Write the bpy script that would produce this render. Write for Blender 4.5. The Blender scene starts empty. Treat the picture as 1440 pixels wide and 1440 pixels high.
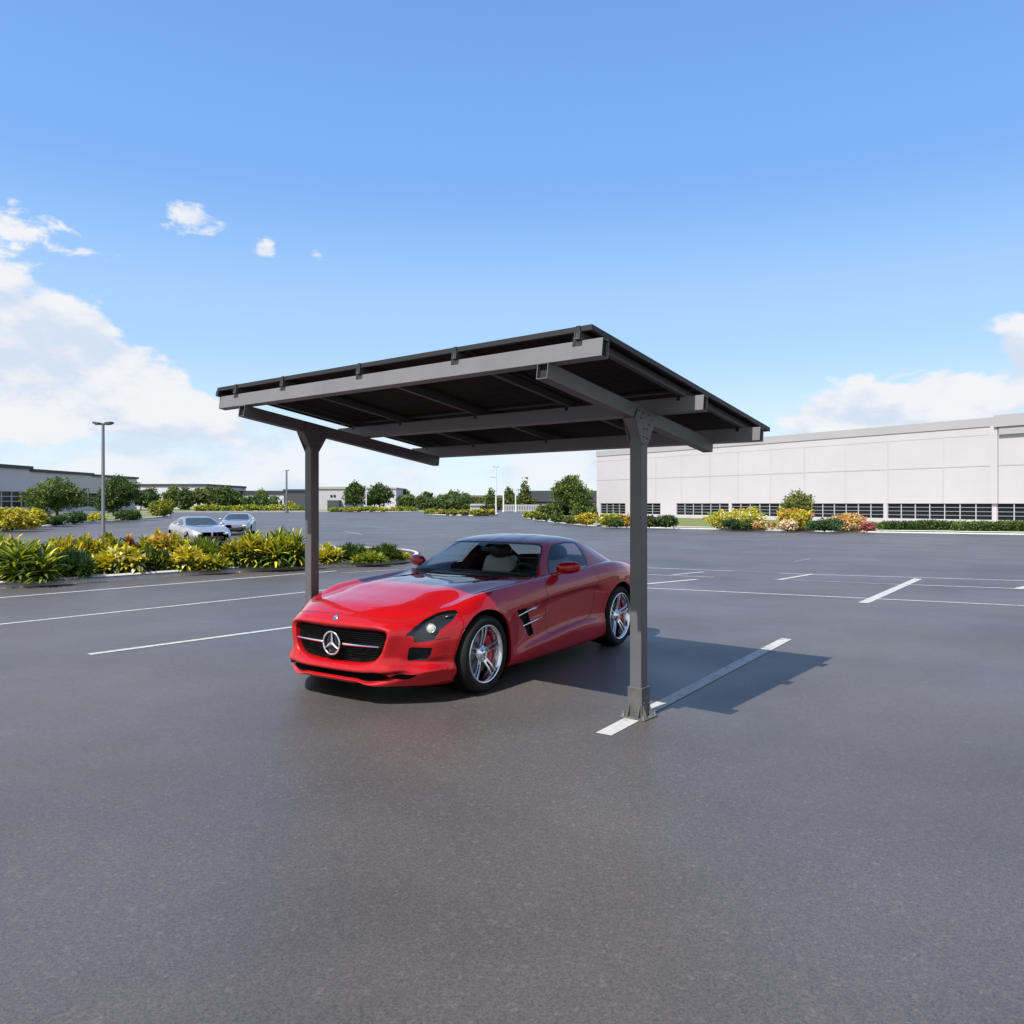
import bpy, bmesh, math, random
import numpy as np
from mathutils import Vector, Matrix

R = math.radians
random.seed(7)
scene = bpy.context.scene
COL = scene.collection

# ------------------------------------------------------------------ camera
EYE = 1.64
F, CX, CY = 1104.0, 720.0, 707.3          # focal length and vanishing point in photograph pixels (1440 wide)
cam = bpy.data.cameras.new('camera')
cam.sensor_width = 36.0
cam.lens = F / 1440 * 36
cam.shift_y = -(720 - CY) / 1440
cam.clip_start = 0.05
cam.clip_end = 6000
camo = bpy.data.objects.new('camera', cam)
camo.location = (0, 0, EYE)
camo.rotation_euler = (R(90), 0, 0)
COL.objects.link(camo)
scene.camera = camo


def ground(px, py, z=0.0):
    d = F * (EYE - z) / (py - CY)
    return Vector(((px - CX) / F * d, d, z))


def lateral(px, d):
    return (px - CX) / F * d


def height(py, d):
    return EYE + (CY - py) * d / F


# ------------------------------------------------------------------ materials
def mat(name, color, rough=.6, metal=0.0, coat=0.0, coat_rough=.03, spec=.5, ior=None):
    m = bpy.data.materials.new(name)
    m.use_nodes = True
    b = m.node_tree.nodes['Principled BSDF']
    b.inputs['Base Color'].default_value = (*color, 1)
    b.inputs['Roughness'].default_value = rough
    b.inputs['Metallic'].default_value = metal
    b.inputs['Coat Weight'].default_value = coat
    b.inputs['Coat Roughness'].default_value = coat_rough
    b.inputs['Specular IOR Level'].default_value = spec
    return m


def noisy(m, stops, scale=5.0, detail=6.0, rough=.6, bump=0.0, bump_scale=None, coords='Object', stretch=(1, 1, 1)):
    """base colour from a noise through a ramp, with optional bump."""
    nt = m.node_tree
    b = nt.nodes['Principled BSDF']
    tc = nt.nodes.new('ShaderNodeTexCoord')
    mp = nt.nodes.new('ShaderNodeMapping')
    mp.inputs['Scale'].default_value = stretch
    nt.links.new(tc.outputs[coords], mp.inputs['Vector'])
    n = nt.nodes.new('ShaderNodeTexNoise')
    n.inputs['Scale'].default_value = scale
    n.inputs['Detail'].default_value = detail
    n.inputs['Roughness'].default_value = rough
    nt.links.new(mp.outputs[0], n.inputs['Vector'])
    r = nt.nodes.new('ShaderNodeValToRGB')
    els = r.color_ramp.elements
    while len(els) < len(stops):
        els.new(.5)
    for e, (p, c) in zip(els, stops):
        e.position = p
        e.color = (*c, 1)
    nt.links.new(n.outputs['Fac'], r.inputs['Fac'])
    nt.links.new(r.outputs['Color'], b.inputs['Base Color'])
    if bump:
        n2 = nt.nodes.new('ShaderNodeTexNoise')
        n2.inputs['Scale'].default_value = bump_scale or scale * 4
        n2.inputs['Detail'].default_value = 4
        nt.links.new(mp.outputs[0], n2.inputs['Vector'])
        bp = nt.nodes.new('ShaderNodeBump')
        bp.inputs['Strength'].default_value = bump
        bp.inputs['Distance'].default_value = .01
        nt.links.new(n2.outputs['Fac'], bp.inputs['Height'])
        nt.links.new(bp.outputs['Normal'], b.inputs['Normal'])
    return m


def glass_mat(name, tint, ior=1.45, rough=.0, density=1.0):
    """clear pane: tinted see-through with a Fresnel reflection."""
    m = bpy.data.materials.new(name)
    m.use_nodes = True
    nt = m.node_tree
    nt.nodes.remove(nt.nodes['Principled BSDF'])
    out = nt.nodes['Material Output']
    t = nt.nodes.new('ShaderNodeBsdfTransparent')
    t.inputs['Color'].default_value = (*tint, 1)
    g = nt.nodes.new('ShaderNodeBsdfGlossy')
    g.inputs['Roughness'].default_value = rough
    g.inputs['Color'].default_value = (1, 1, 1, 1)
    f = nt.nodes.new('ShaderNodeFresnel')
    ge = nt.nodes.new('ShaderNodeNewGeometry')          # a thin pane reflects alike from both sides
    mi = nt.nodes.new('ShaderNodeMapRange')
    mi.inputs['To Min'].default_value = ior
    mi.inputs['To Max'].default_value = 1 / ior
    nt.links.new(ge.outputs['Backfacing'], mi.inputs['Value'])
    nt.links.new(mi.outputs[0], f.inputs['IOR'])
    mx = nt.nodes.new('ShaderNodeMixShader')
    nt.links.new(f.outputs[0], mx.inputs[0])
    nt.links.new(t.outputs[0], mx.inputs[1])
    nt.links.new(g.outputs[0], mx.inputs[2])
    nt.links.new(mx.outputs[0], out.inputs[0])
    return m


M = {}


# ------------------------------------------------------------------ mesh helpers
class MB:
    """collects shapes for ONE mesh object."""
    def __init__(self):
        self.v, self.f, self.m, self.s = [], [], [], []

    def add(self, verts, faces, mi=0, smooth=False):
        o = len(self.v)
        self.v.extend([tuple(p) for p in verts])
        for f in faces:
            self.f.append(tuple(i + o for i in f))
            self.m.append(mi)
            self.s.append(smooth)

    def hexa(self, p, mi=0):
        """8 corners: bottom loop 0-3, top loop 4-7."""
        self.add(p, [(3, 2, 1, 0), (4, 5, 6, 7), (0, 1, 5, 4), (1, 2, 6, 5), (2, 3, 7, 6), (3, 0, 4, 7)], mi)

    def box(self, x0, x1, y0, y1, z0, z1, mi=0, xf=None):
        p = [(x0, y0, z0), (x1, y0, z0), (x1, y1, z0), (x0, y1, z0), (x0, y0, z1), (x1, y0, z1), (x1, y1, z1), (x0, y1, z1)]
        if xf:
            p = [xf(*q) for q in p]
        self.hexa(p, mi)

    def prism(self, poly, axis, a, b, mi=0, xf=None):
        """polygon (2D) extruded along axis from a to b; poly in the remaining two axes in order."""
        def mk(q, w):
            if axis == 'x': p = (w, q[0], q[1])
            elif axis == 'y': p = (q[0], w, q[1])
            else: p = (q[0], q[1], w)
            return xf(*p) if xf else p
        n = len(poly)
        v = [mk(q, a) for q in poly] + [mk(q, b) for q in poly]
        fs = [tuple(range(n))[::-1], tuple(range(n, 2 * n))]
        fs += [(i, (i + 1) % n, n + (i + 1) % n, n + i) for i in range(n)]
        self.add(v, fs, mi)

    def tube(self, pts, rad, n=8, mi=0, caps=True, smooth=True):
        pts = [Vector(p) for p in pts]
        rads = rad if isinstance(rad, (list, tuple)) else [rad] * len(pts)
        rings = []
        up = None
        for i, p in enumerate(pts):
            t = (pts[min(i + 1, len(pts) - 1)] - pts[max(i - 1, 0)]).normalized()
            if up is None:
                up = Vector((0, 0, 1)) if abs(t.z) < .9 else Vector((1, 0, 0))
            a = t.cross(up).normalized()
            b = a.cross(t).normalized()
            up = b
            rings.append([p + (a * math.cos(2 * math.pi * k / n) + b * math.sin(2 * math.pi * k / n)) * rads[i] for k in range(n)])
        v = [q for r in rings for q in r]
        fs = []
        for i in range(len(pts) - 1):
            for k in range(n):
                fs.append((i * n + k, i * n + (k + 1) % n, (i + 1) * n + (k + 1) % n, (i + 1) * n + k))
        self.add(v, fs, mi, smooth)
        if caps:
            self.add(rings[0], [tuple(range(n))[::-1]], mi)
            self.add(rings[-1], [tuple(range(n))], mi)

    def lathe(self, prof, n=48, axis='z', c=(0, 0, 0), mi=0, smooth=True, a0=0.0, a1=2 * math.pi):
        """prof: list of (radius, height along axis)."""
        full = abs(a1 - a0 - 2 * math.pi) < 1e-6
        k = n if full else n + 1
        v = []
        for r, h in prof:
            for i in range(k):
                a = a0 + (a1 - a0) * i / n
                ca, sa = r * math.cos(a), r * math.sin(a)
                if axis == 'z': q = (ca, sa, h)
                elif axis == 'y': q = (ca, h, sa)
                else: q = (h, ca, sa)
                v.append((q[0] + c[0], q[1] + c[1], q[2] + c[2]))
        fs = []
        for j in range(len(prof) - 1):
            for i in range(n):
                i2 = (i + 1) % k
                fs.append((j * k + i, j * k + i2, (j + 1) * k + i2, (j + 1) * k + i))
        self.add(v, fs, mi, smooth)

    def ellipsoid(self, c, r, n=16, m=10, mi=0, xf=None):
        v, fs = [], []
        for j in range(m + 1):
            t = math.pi * j / m
            for i in range(n):
                a = 2 * math.pi * i / n
                q = (c[0] + r[0] * math.sin(t) * math.cos(a), c[1] + r[1] * math.sin(t) * math.sin(a), c[2] + r[2] * math.cos(t))
                v.append(xf(*q) if xf else q)
        for j in range(m):
            for i in range(n):
                fs.append((j * n + i, (j + 1) * n + i, (j + 1) * n + (i + 1) % n, j * n + (i + 1) % n))
        self.add(v, fs, mi, True)

    def build(self, name, mats, parent=None, bevel=0.0, loc=None, fix=True):
        me = bpy.data.meshes.new(name)
        me.from_pydata(self.v, [], self.f)
        for m in (mats if isinstance(mats, (list, tuple)) else [mats]):
            me.materials.append(m)
        me.polygons.foreach_set('material_index', self.m)
        me.polygons.foreach_set('use_smooth', self.s)
        if fix:
            bm = bmesh.new()
            bm.from_mesh(me)
            bmesh.ops.remove_doubles(bm, verts=bm.verts, dist=1e-5)
            bmesh.ops.recalc_face_normals(bm, faces=bm.faces)
            bm.to_mesh(me)
            bm.free()
        me.update()
        o = bpy.data.objects.new(name, me)
        COL.objects.link(o)
        if parent: o.parent = parent
        if loc: o.location = loc
        if bevel:
            b = o.modifiers.new('bevel', 'BEVEL')
            b.width = bevel
            b.segments = 2
            b.limit_method = 'ANGLE'
            b.angle_limit = R(40)
        return o


def empty(name, loc=(0, 0, 0), rz=0.0):
    o = bpy.data.objects.new(name, None)
    o.location = loc
    o.rotation_euler = (0, 0, rz)
    o.empty_display_size = .3
    COL.objects.link(o)
    return o


def tag(o, label, cat, group=None):
    o['label'] = label
    o['category'] = cat
    if group: o['group'] = group
    return o


def struct(o, kind='structure'):
    o['kind'] = kind
    return o


def group_empty(name, parent, loc=(0, 0, 0), rz=0.0):
    o = empty(name, loc, rz)
    o.parent = parent
    return o


def copy_tree(o, parent=None):
    c = o.copy()
    COL.objects.link(c)
    if parent: c.parent = parent
    for ch in list(o.children):
        copy_tree(ch, c)
    return c
# ------------------------------------------------------------------ sun, sky and clouds
SUN = Vector((-.45, -.50, 1.0)).normalized()         # direction towards the sun
sun_el = math.asin(SUN.z)
sl = bpy.data.lights.new('sun', 'SUN')
sl.energy = 4.7
sl.angle = R(.55)
sl.color = (1.0, .96, .91)
so = bpy.data.objects.new('sun', sl)
so.rotation_euler = SUN.to_track_quat('Z', 'Y').to_euler()
so.location = SUN * 60
COL.objects.link(so)

world = bpy.data.worlds.new('World')
scene.world = world
world.use_nodes = True
nt = world.node_tree
N, L = nt.nodes, nt.links
bg = N['Background']
bg.inputs['Strength'].default_value = .15


def node(t, **kw):
    n = N.new(t)
    for k, v in kw.items():
        setattr(n, k, v)
    return n


def math_(op, a, b=None, c=None, clamp=False):
    n = N.new('ShaderNodeMath')
    n.operation = op
    n.use_clamp = clamp
    for i, x in enumerate((a, b, c)):
        if x is None: continue
        if isinstance(x, (int, float)): n.inputs[i].default_value = x
        else: L.new(x, n.inputs[i])
    return n.outputs[0]


sky = node('ShaderNodeTexSky')
sky.sky_type = 'NISHITA'
sky.sun_disc = False
sky.sun_elevation = sun_el
sky.sun_rotation = math.atan2(SUN.x, SUN.y)
sky.air_density = 1.0
sky.dust_density = .6
sky.ozone_density = 1.6

tc = node('ShaderNodeTexCoord')
nrm = N.new('ShaderNodeVectorMath'); nrm.operation = 'NORMALIZE'
L.new(tc.outputs['Generated'], nrm.inputs[0])
sep = N.new('ShaderNodeSeparateXYZ')
L.new(nrm.outputs[0], sep.inputs[0])
el = math_('ARCSINE', sep.outputs['Z'])                       # elevation of a sky direction, radians
az = math_('ARCTAN2', sep.outputs['X'], sep.outputs['Y'])      # azimuth, radians, 0 = north (+Y)
el_d = math_('MULTIPLY', el, 180 / math.pi)
az_d = math_('MULTIPLY', az, 180 / math.pi)

# cloud noise in azimuth / elevation, a little flattened
cmb = N.new('ShaderNodeCombineXYZ')
L.new(math_('MULTIPLY', az_d, .55), cmb.inputs[0])
L.new(el_d, cmb.inputs[1])


def fbm(scale, detail, rough, off, dist=.0):
    mp = N.new('ShaderNodeMapping')
    mp.inputs['Location'].default_value = off
    L.new(cmb.outputs[0], mp.inputs['Vector'])
    n = N.new('ShaderNodeTexNoise')
    n.inputs['Scale'].default_value = scale
    n.inputs['Detail'].default_value = detail
    n.inputs['Roughness'].default_value = rough
    n.inputs['Distortion'].default_value = dist
    L.new(mp.outputs[0], n.inputs['Vector'])
    return n.outputs['Fac']


def smooth(x, a, b):
    n = N.new('ShaderNodeMapRange')
    n.interpolation_type = 'SMOOTHSTEP'
    L.new(x, n.inputs['Value'])
    n.inputs['From Min'].default_value = a
    n.inputs['From Max'].default_value = b
    return n.outputs['Result']


def bump(x, c, w):
    """1 at c, falling to 0 at distance w."""
    d = math_('ABSOLUTE', math_('SUBTRACT', x, c))
    return smooth(d, w, w * .15)


n_big = fbm(.22, 9, .56, (3.1, 1.7, 0))
n_str = fbm(.16, 8, .6, (11.3, 5.2, 2.0))
n_up = fbm(.22, 9, .56, (3.1, 2.9, 0))
n_shade = math_('ADD', math_('MULTIPLY', math_('SUBTRACT', n_big, n_up), 1.6), fbm(.12, 4, .5, (7.7, 2.6, .4)))

# left bank: its top slopes down from the left
top_l = math_('MULTIPLY_ADD', az_d, -.60, -4.2)                  # elevation of the bank's top along azimuth
bank_l = math_('MULTIPLY', smooth(math_('SUBTRACT', top_l, el_d), -3.6, 3.4), smooth(el_d, 1.0, 6.5))
bank_l = math_('MULTIPLY', bank_l, smooth(az_d, -8.0, -17.0))
top_r = math_('MULTIPLY_ADD', az_d, .25, 2.4)
bank_r = math_('MULTIPLY', smooth(math_('SUBTRACT', top_r, el_d), -2.6, 3.0), smooth(el_d, 1.0, 5.5))
bank_r = math_('MULTIPLY', bank_r, smooth(az_d, 15.0, 20.0))
# banks behind and beside the viewer keep the light even
rear = math_('MULTIPLY', smooth(math_('ABSOLUTE', az_d), 48.0, 65.0), bump(el_d, 12.0, 26.0))
banks = math_('MAXIMUM', math_('MAXIMUM', bank_l, bank_r), math_('MULTIPLY', rear, .55))
c1 = smooth(math_('ADD', math_('MULTIPLY', banks, .36), math_('MULTIPLY', n_big, 1.25)), .80, .90)
c1 = math_('MULTIPLY', c1, smooth(banks, .02, .25))
# thin low streaks over the horizon
low = math_('MULTIPLY', smooth(el_d, 11.0, 4.0), smooth(el_d, -1.0, 2.0))
c2 = math_('MULTIPLY', smooth(math_('ADD', math_('MULTIPLY', low, .22), n_str), .62, .80), .75)
c2 = math_('MULTIPLY', c2, smooth(low, .05, .5))


# single small puffs high up: (azimuth, elevation, half width, half height, amount)
puffs = None
for (a, e, w, h, k) in [(-32.5, 16.4, 4.4, 2.0, 1.0), (-29.0, 15.6, 4.0, .9, .55), (-22.2, 18.4, 2.8, 1.5, 1.0), (-17.4, 17.3, 1.0, 1.4, .95), (-13.9, 17.0, .9, .8, .7),
                        (-13.6, 19.5, 1.2, .5, .45), (26.5, 8.4, 2.4, .8, .6)]:
    p = math_('SQRT', math_('ADD', math_('POWER', math_('DIVIDE', math_('SUBTRACT', az_d, a), w), 2.0),
                            math_('POWER', math_('DIVIDE', math_('SUBTRACT', el_d, e), h), 2.0)))
    p = math_('MULTIPLY', smooth(p, 1.25, .1), k)
    puffs = p if puffs is None else math_('MAXIMUM', puffs, p)
n_fine = fbm(.9, 8, .62, (1.0, 9.0, 0), .3)
c3 = math_('MULTIPLY', smooth(math_('ADD', math_('MULTIPLY', puffs, .50), math_('MULTIPLY', n_fine, 1.25)), .86, 1.14), smooth(puffs, .0, .2))
cloud = math_('MAXIMUM', math_('MAXIMUM', c1, c2), c3)
cloud = math_('MULTIPLY', cloud, smooth(el_d, -1.0, .5))

# sky colour: the physical sky, a little more saturated, paling to a bright horizon
ramp = N.new('ShaderNodeValToRGB')
ramp.color_ramp.interpolation = 'EASE'
for (p_, c_) in ((.0, (2.75, 3.30, 3.75)), (.12, (2.25, 3.0, 3.75)), (.30, (1.50, 2.45, 3.9)), (.58, (.74, 1.70, 3.62)), (1.0, (.48, 1.26, 3.0))):
    if p_ in (0.0, 1.0):
        e_ = ramp.color_ramp.elements[0 if p_ == 0 else -1]
    else:
        e_ = ramp.color_ramp.elements.new(p_)
    e_.color = (*c_, 1)
L.new(math_('DIVIDE', el_d, 40.0, clamp=True), ramp.inputs['Fac'])
mxh = N.new('ShaderNodeMixRGB')
mxh.inputs['Fac'].default_value = .80
L.new(sky.outputs[0], mxh.inputs['Color1'])
L.new(ramp.outputs[0], mxh.inputs['Color2'])
# cloud colour: bright tops, blue-grey undersides
mxs = N.new('ShaderNodeMixRGB')
L.new(smooth(n_shade, .30, .62), mxs.inputs['Fac'])
mxs.inputs['Color1'].default_value = (2.62, 3.02, 3.58, 1)
mxs.inputs['Color2'].default_value = (3.55, 3.6, 3.75, 1)
mxc = N.new('ShaderNodeMixRGB')
L.new(cloud, mxc.inputs['Fac'])
L.new(mxh.outputs[0], mxc.inputs['Color1'])
L.new(mxs.outputs[0], mxc.inputs['Color2'])
L.new(mxc.outputs[0], bg.inputs['Color'])

vs = scene.view_settings
scene.display_settings.display_device = 'sRGB'
vs.view_transform = 'Standard'
vs.look = 'None'
vs.exposure = 0.75
vs.gamma = 1.0
vs.use_curve_mapping = False
scene.render.engine = 'CYCLES'
scene.cycles.max_bounces = 8
scene.cycles.transparent_max_bounces = 24
scene.cycles.use_denoising = True
scene.cycles.sample_clamp_indirect = 6
# ------------------------------------------------------------------ car body surface
def catmull(T, axis, t_out, knots):
    """non-uniform Catmull-Rom along axis of T at parameters t_out (in knot units)."""
    T = np.moveaxis(T, axis, 0)
    n = T.shape[0]
    k = np.asarray(knots, float)
    m = np.zeros_like(T)
    sh = (-1,) + (1,) * (T.ndim - 1)
    d = (T[1:] - T[:-1]) / (k[1:] - k[:-1]).reshape(sh)
    h = (k[1:] - k[:-1])
    w0 = (h[1:] / (h[1:] + h[:-1])).reshape(sh)
    m[1:-1] = d[:-1] * w0 + d[1:] * (1 - w0)
    m[0] = d[0]
    m[-1] = d[-1]
    i = np.clip(np.searchsorted(k, t_out, side='right') - 1, 0, n - 2)
    hh = (k[i + 1] - k[i])
    s = (t_out - k[i]) / hh
    s_ = s.reshape(sh)
    hh_ = hh.reshape(sh)
    h00 = 2 * s_**3 - 3 * s_**2 + 1
    h10 = s_**3 - 2 * s_**2 + s_
    h01 = -2 * s_**3 + 3 * s_**2
    h11 = s_**3 - s_**2
    R = h00 * T[i] + h10 * hh_ * m[i] + h01 * T[i + 1] + h11 * hh_ * m[i + 1]
    return np.moveaxis(R, 0, axis)


# every loop: 13 points (x rearwards from the front axle, y outwards, z up) from the
# underside centre, round the sill, the side and the shoulder, to the hood centre
BODY = [
 # 0 grille rim
 [(-.895,0,.325),(-.887,.20,.328),(-.865,.36,.340),(-.845,.44,.365),(-.832,.482,.41),(-.825,.505,.46),(-.82,.52,.51),(-.812,.53,.555),(-.81,.515,.588),(-.825,.45,.600),(-.850,.30,.603),(-.868,.15,.604),(-.875,0,.604)],
 # 1 rounded lip of the grille
 [(-.925,0,.312),(-.917,.205,.314),(-.89,.375,.325),(-.862,.462,.355),(-.848,.505,.405),(-.842,.528,.46),(-.837,.545,.512),(-.830,.557,.565),(-.828,.54,.603),(-.843,.46,.618),(-.866,.31,.622),(-.883,.155,.624),(-.889,0,.624)],
 # 2 nose
 [(-.950,0,.275),(-.940,.25,.275),(-.905,.43,.280),(-.862,.562,.296),(-.780,.60,.37),(-.766,.612,.44),(-.758,.625,.51),(-.745,.635,.58),(-.738,.605,.635),(-.800,.48,.658),(-.832,.32,.668),(-.850,.16,.672),(-.857,0,.673)],
 # 3
 [(-.880,0,.232),(-.870,.25,.232),(-.820,.46,.234),(-.748,.668,.286),(-.668,.697,.345),(-.664,.715,.42),(-.656,.723,.50),(-.636,.724,.580),(-.622,.680,.660),(-.685,.55,.696),(-.755,.36,.712),(-.782,.18,.719),(-.790,0,.721)],
 # 4
 [(-.935,0,.196),(-.920,.27,.192),(-.845,.52,.182),(-.642,.806,.276),(-.582,.795,.336),(-.584,.804,.40),(-.575,.807,.51),(-.548,.797,.606),(-.505,.752,.695),(-.560,.62,.727),(-.620,.42,.758),(-.638,.21,.770),(-.645,0,.773)],
 # 5
 [(-.800,0,.135),(-.770,.35,.135),(-.610,.745,.162),(-.472,.880,.258),(-.440,.872,.328),(-.432,.880,.41),(-.425,.883,.525),(-.402,.867,.632),(-.365,.810,.738),(-.418,.68,.750),(-.430,.455,.792),(-.436,.225,.806),(-.438,0,.810)],
 # 6
 [(-.45,0,.13),(-.42,.45,.13),(-.37,.84,.145),(-.305,.910,.240),(-.285,.916,.325),(-.280,.924,.43),(-.275,.928,.55),(-.262,.918,.660),(-.225,.846,.775),(-.228,.70,.779),(-.235,.47,.822),(-.238,.235,.835),(-.24,0,.838)],
 # 7
 [(0,0,.13),(0,.5,.13),(0,.87,.145),(0,.930,.195),(0,.938,.32),(0,.946,.45),(0,.956,.58),(0,.948,.70),(0,.870,.832),(0,.72,.816),(0,.485,.862),(0,.24,.869),(0,0,.872)],
 # 8
 [(.36,0,.13),(.36,.5,.13),(.36,.89,.145),(.36,.950,.205),(.36,.948,.33),(.36,.952,.48),(.36,.966,.650),(.36,.945,.752),(.36,.868,.868),(.36,.725,.842),(.36,.500,.886),(.36,.25,.891),(.36,0,.894)],
 # 9
 [(.70,0,.13),(.70,.5,.13),(.70,.905,.145),(.70,.962,.270),(.70,.926,.345),(.70,.920,.615),(.70,.967,.685),(.70,.942,.788),(.70,.868,.886),(.70,.755,.862),(.70,.54,.895),(.70,.27,.899),(.70,0,.901)],
 # 10
 [(1.05,0,.13),(1.05,.5,.13),(1.05,.910,.148),(1.05,.960,.300),(1.05,.908,.375),(1.05,.905,.650),(1.05,.966,.718),(1.05,.942,.820),(1.05,.875,.903),(1.05,.80,.905),(1.05,.56,.900),(1.05,.28,.898),(1.05,0,.897)],
 # 11
 [(1.60,0,.13),(1.60,.5,.13),(1.60,.910,.150),(1.60,.958,.340),(1.60,.902,.415),(1.60,.900,.690),(1.60,.962,.752),(1.60,.940,.842),(1.60,.875,.921),(1.60,.80,.930),(1.60,.56,.934),(1.60,.28,.936),(1.60,0,.937)],
 # 12
 [(2.08,0,.13),(2.08,.5,.13),(2.08,.910,.150),(2.08,.958,.330),(2.08,.918,.430),(2.08,.924,.690),(2.08,.964,.768),(2.08,.945,.860),(2.08,.878,.941),(2.08,.80,.948),(2.08,.56,.950),(2.08,.28,.952),(2.08,0,.953)],
 # 13
 [(2.42,0,.13),(2.42,.5,.13),(2.42,.905,.150),(2.42,.960,.260),(2.42,.955,.420),(2.42,.958,.600),(2.42,.972,.755),(2.42,.960,.860),(2.42,.882,.956),(2.42,.77,.967),(2.42,.54,.966),(2.42,.27,.966),(2.42,0,.966)],
 # 14
 [(2.70,0,.13),(2.70,.5,.13),(2.70,.90,.150),(2.70,.960,.250),(2.70,.960,.410),(2.70,.962,.580),(2.70,.972,.740),(2.70,.960,.850),(2.70,.880,.954),(2.70,.75,.965),(2.70,.52,.962),(2.70,.26,.962),(2.70,0,.962)],
 # 15
 [(3.02,0,.15),(3.02,.5,.15),(3.02,.88,.175),(3.02,.940,.265),(3.02,.948,.410),(3.02,.953,.560),(3.02,.956,.720),(3.02,.938,.822),(3.02,.850,.922),(3.02,.71,.938),(3.02,.49,.942),(3.02,.245,.944),(3.02,0,.945)],
 # 16
 [(3.32,0,.18),(3.32,.45,.18),(3.32,.82,.205),(3.31,.895,.29),(3.31,.908,.42),(3.31,.912,.56),(3.31,.910,.69),(3.31,.888,.785),(3.31,.790,.875),(3.33,.65,.895),(3.35,.45,.905),(3.36,.225,.909),(3.36,0,.910)],
 # 17
 [(3.54,0,.22),(3.53,.40,.22),(3.49,.70,.245),(3.46,.80,.32),(3.46,.825,.43),(3.46,.83,.55),(3.46,.825,.66),(3.46,.80,.745),(3.48,.70,.825),(3.52,.57,.850),(3.56,.40,.866),(3.58,.20,.874),(3.585,0,.876)],
 # 18
 [(3.62,0,.29),(3.61,.35,.29),(3.58,.60,.31),(3.55,.68,.37),(3.55,.71,.45),(3.55,.715,.55),(3.55,.71,.64),(3.55,.69,.71),(3.57,.61,.77),(3.60,.50,.795),(3.625,.35,.815),(3.64,.175,.825),(3.645,0,.828)],
 # 19
 [(3.66,0,.46),(3.66,.10,.46),(3.655,.20,.47),(3.65,.25,.49),(3.65,.27,.52),(3.65,.28,.55),(3.65,.27,.58),(3.65,.25,.61),(3.655,.20,.63),(3.66,.16,.64),(3.66,.11,.645),(3.66,.05,.65),(3.66,0,.65)],
]
# greenhouse: belt, glass foot, roof rail, roof edge, roof middle, roof centre
ROOF = [
 [(1.10,.850,.888),(1.105,.842,.891),(1.105,.828,.896),(1.085,.798,.899),(.995,.45,.893),(.965,0,.886)],
 [(1.27,.850,.900),(1.285,.815,.938),(1.290,.768,.990),(1.250,.722,1.002),(1.085,.42,.985),(1.050,0,.978)],
 [(1.46,.852,.910),(1.470,.790,1.000),(1.475,.702,1.090),(1.420,.648,1.106),(1.275,.36,1.106),(1.200,0,1.100)],
 [(1.69,.852,.918),(1.680,.775,1.050),(1.660,.635,1.185),(1.590,.572,1.208),(1.490,.30,1.226),(1.455,0,1.232)],
 [(1.88,.852,.924),(1.88,.775,1.060),(1.87,.622,1.208),(1.84,.548,1.243),(1.80,.28,1.276),(1.79,0,1.284)],
 [(2.10,.850,.930),(2.10,.770,1.060),(2.10,.616,1.208),(2.10,.538,1.245),(2.08,.27,1.279),(2.08,0,1.288)],
 [(2.34,.840,.938),(2.34,.765,1.045),(2.34,.615,1.184),(2.36,.538,1.216),(2.36,.27,1.250),(2.36,0,1.258)],
 [(2.66,.815,.942),(2.66,.750,1.00),(2.68,.640,1.080),(2.72,.570,1.102),(2.74,.30,1.134),(2.75,0,1.144)],
 [(2.98,.770,.920),(2.99,.735,.926),(3.02,.665,.932),(3.05,.590,.936),(3.10,.30,.942),(3.12,0,.944)],
]


def refine(table, cell):
    """dense grid from a key table; returns grid, u (loop numbers), v (point numbers)."""
    T = np.array(table, float)
    cu = np.linalg.norm(T[1:] - T[:-1], axis=2)
    cv = np.linalg.norm(T[:, 1:] - T[:, :-1], axis=2)
    ku = np.concatenate([[0], np.cumsum(cu.mean(1)**.7)])
    kv = np.concatenate([[0], np.cumsum(cv.mean(0)**.7)])
    def outs(k, chord):
        t, idx = [], []
        for i in range(len(k) - 1):
            n = max(2, int(math.ceil(chord[i] / cell)))
            for j in range(n):
                t.append(k[i] + (k[i + 1] - k[i]) * j / n)
                idx.append(i + j / n)
        t.append(k[-1]); idx.append(len(k) - 1)
        return np.array(t), np.array(idx)
    tu, u = outs(ku, np.percentile(cu, 80, axis=1))
    tv, v = outs(kv, np.percentile(cv, 80, axis=0))
    G = catmull(T, 1, tv, kv)
    G = catmull(G, 0, tu, ku)
    return G, u, v


def smooth_grid(G, n, sym_last=True, sym_first=True):
    for _ in range(n):
        H = G.copy()
        H[1:-1, 1:-1] = .5 * G[1:-1, 1:-1] + .125 * (G[:-2, 1:-1] + G[2:, 1:-1] + G[1:-1, :-2] + G[1:-1, 2:])
        H[1:-1, -1] = .5 * G[1:-1, -1] + .125 * (G[:-2, -1] + G[2:, -1]) + .25 * G[1:-1, -2] * 1.0
        H[1:-1, 0] = .5 * G[1:-1, 0] + .25 * (G[:-2, 0] + G[2:, 0])
        H[:, -1, 1] = G[:, -1, 1]
        H[:, 0, 1:] = G[:, 0, 1:]
        G = H
    return G


def sample(G, fu, fv):
    """bilinear sample of grid G at fractional grid indices."""
    i = np.clip(np.floor(fu).astype(int), 0, G.shape[0] - 2)
    j = np.clip(np.floor(fv).astype(int), 0, G.shape[1] - 2)
    a = (fu - i)[..., None]
    b = (fv - j)[..., None]
    return (G[i, j] * (1 - a) * (1 - b) + G[i + 1, j] * a * (1 - b) + G[i, j + 1] * (1 - a) * b + G[i + 1, j + 1] * a * b)
# ------------------------------------------------------------------ red sports car
def paint(name, color):
    m = mat(name, color, .38, .0, coat=1.0, coat_rough=.015, spec=.05)
    m.node_tree.nodes['Principled BSDF'].inputs['Coat IOR'].default_value = 1.46
    return m


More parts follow.
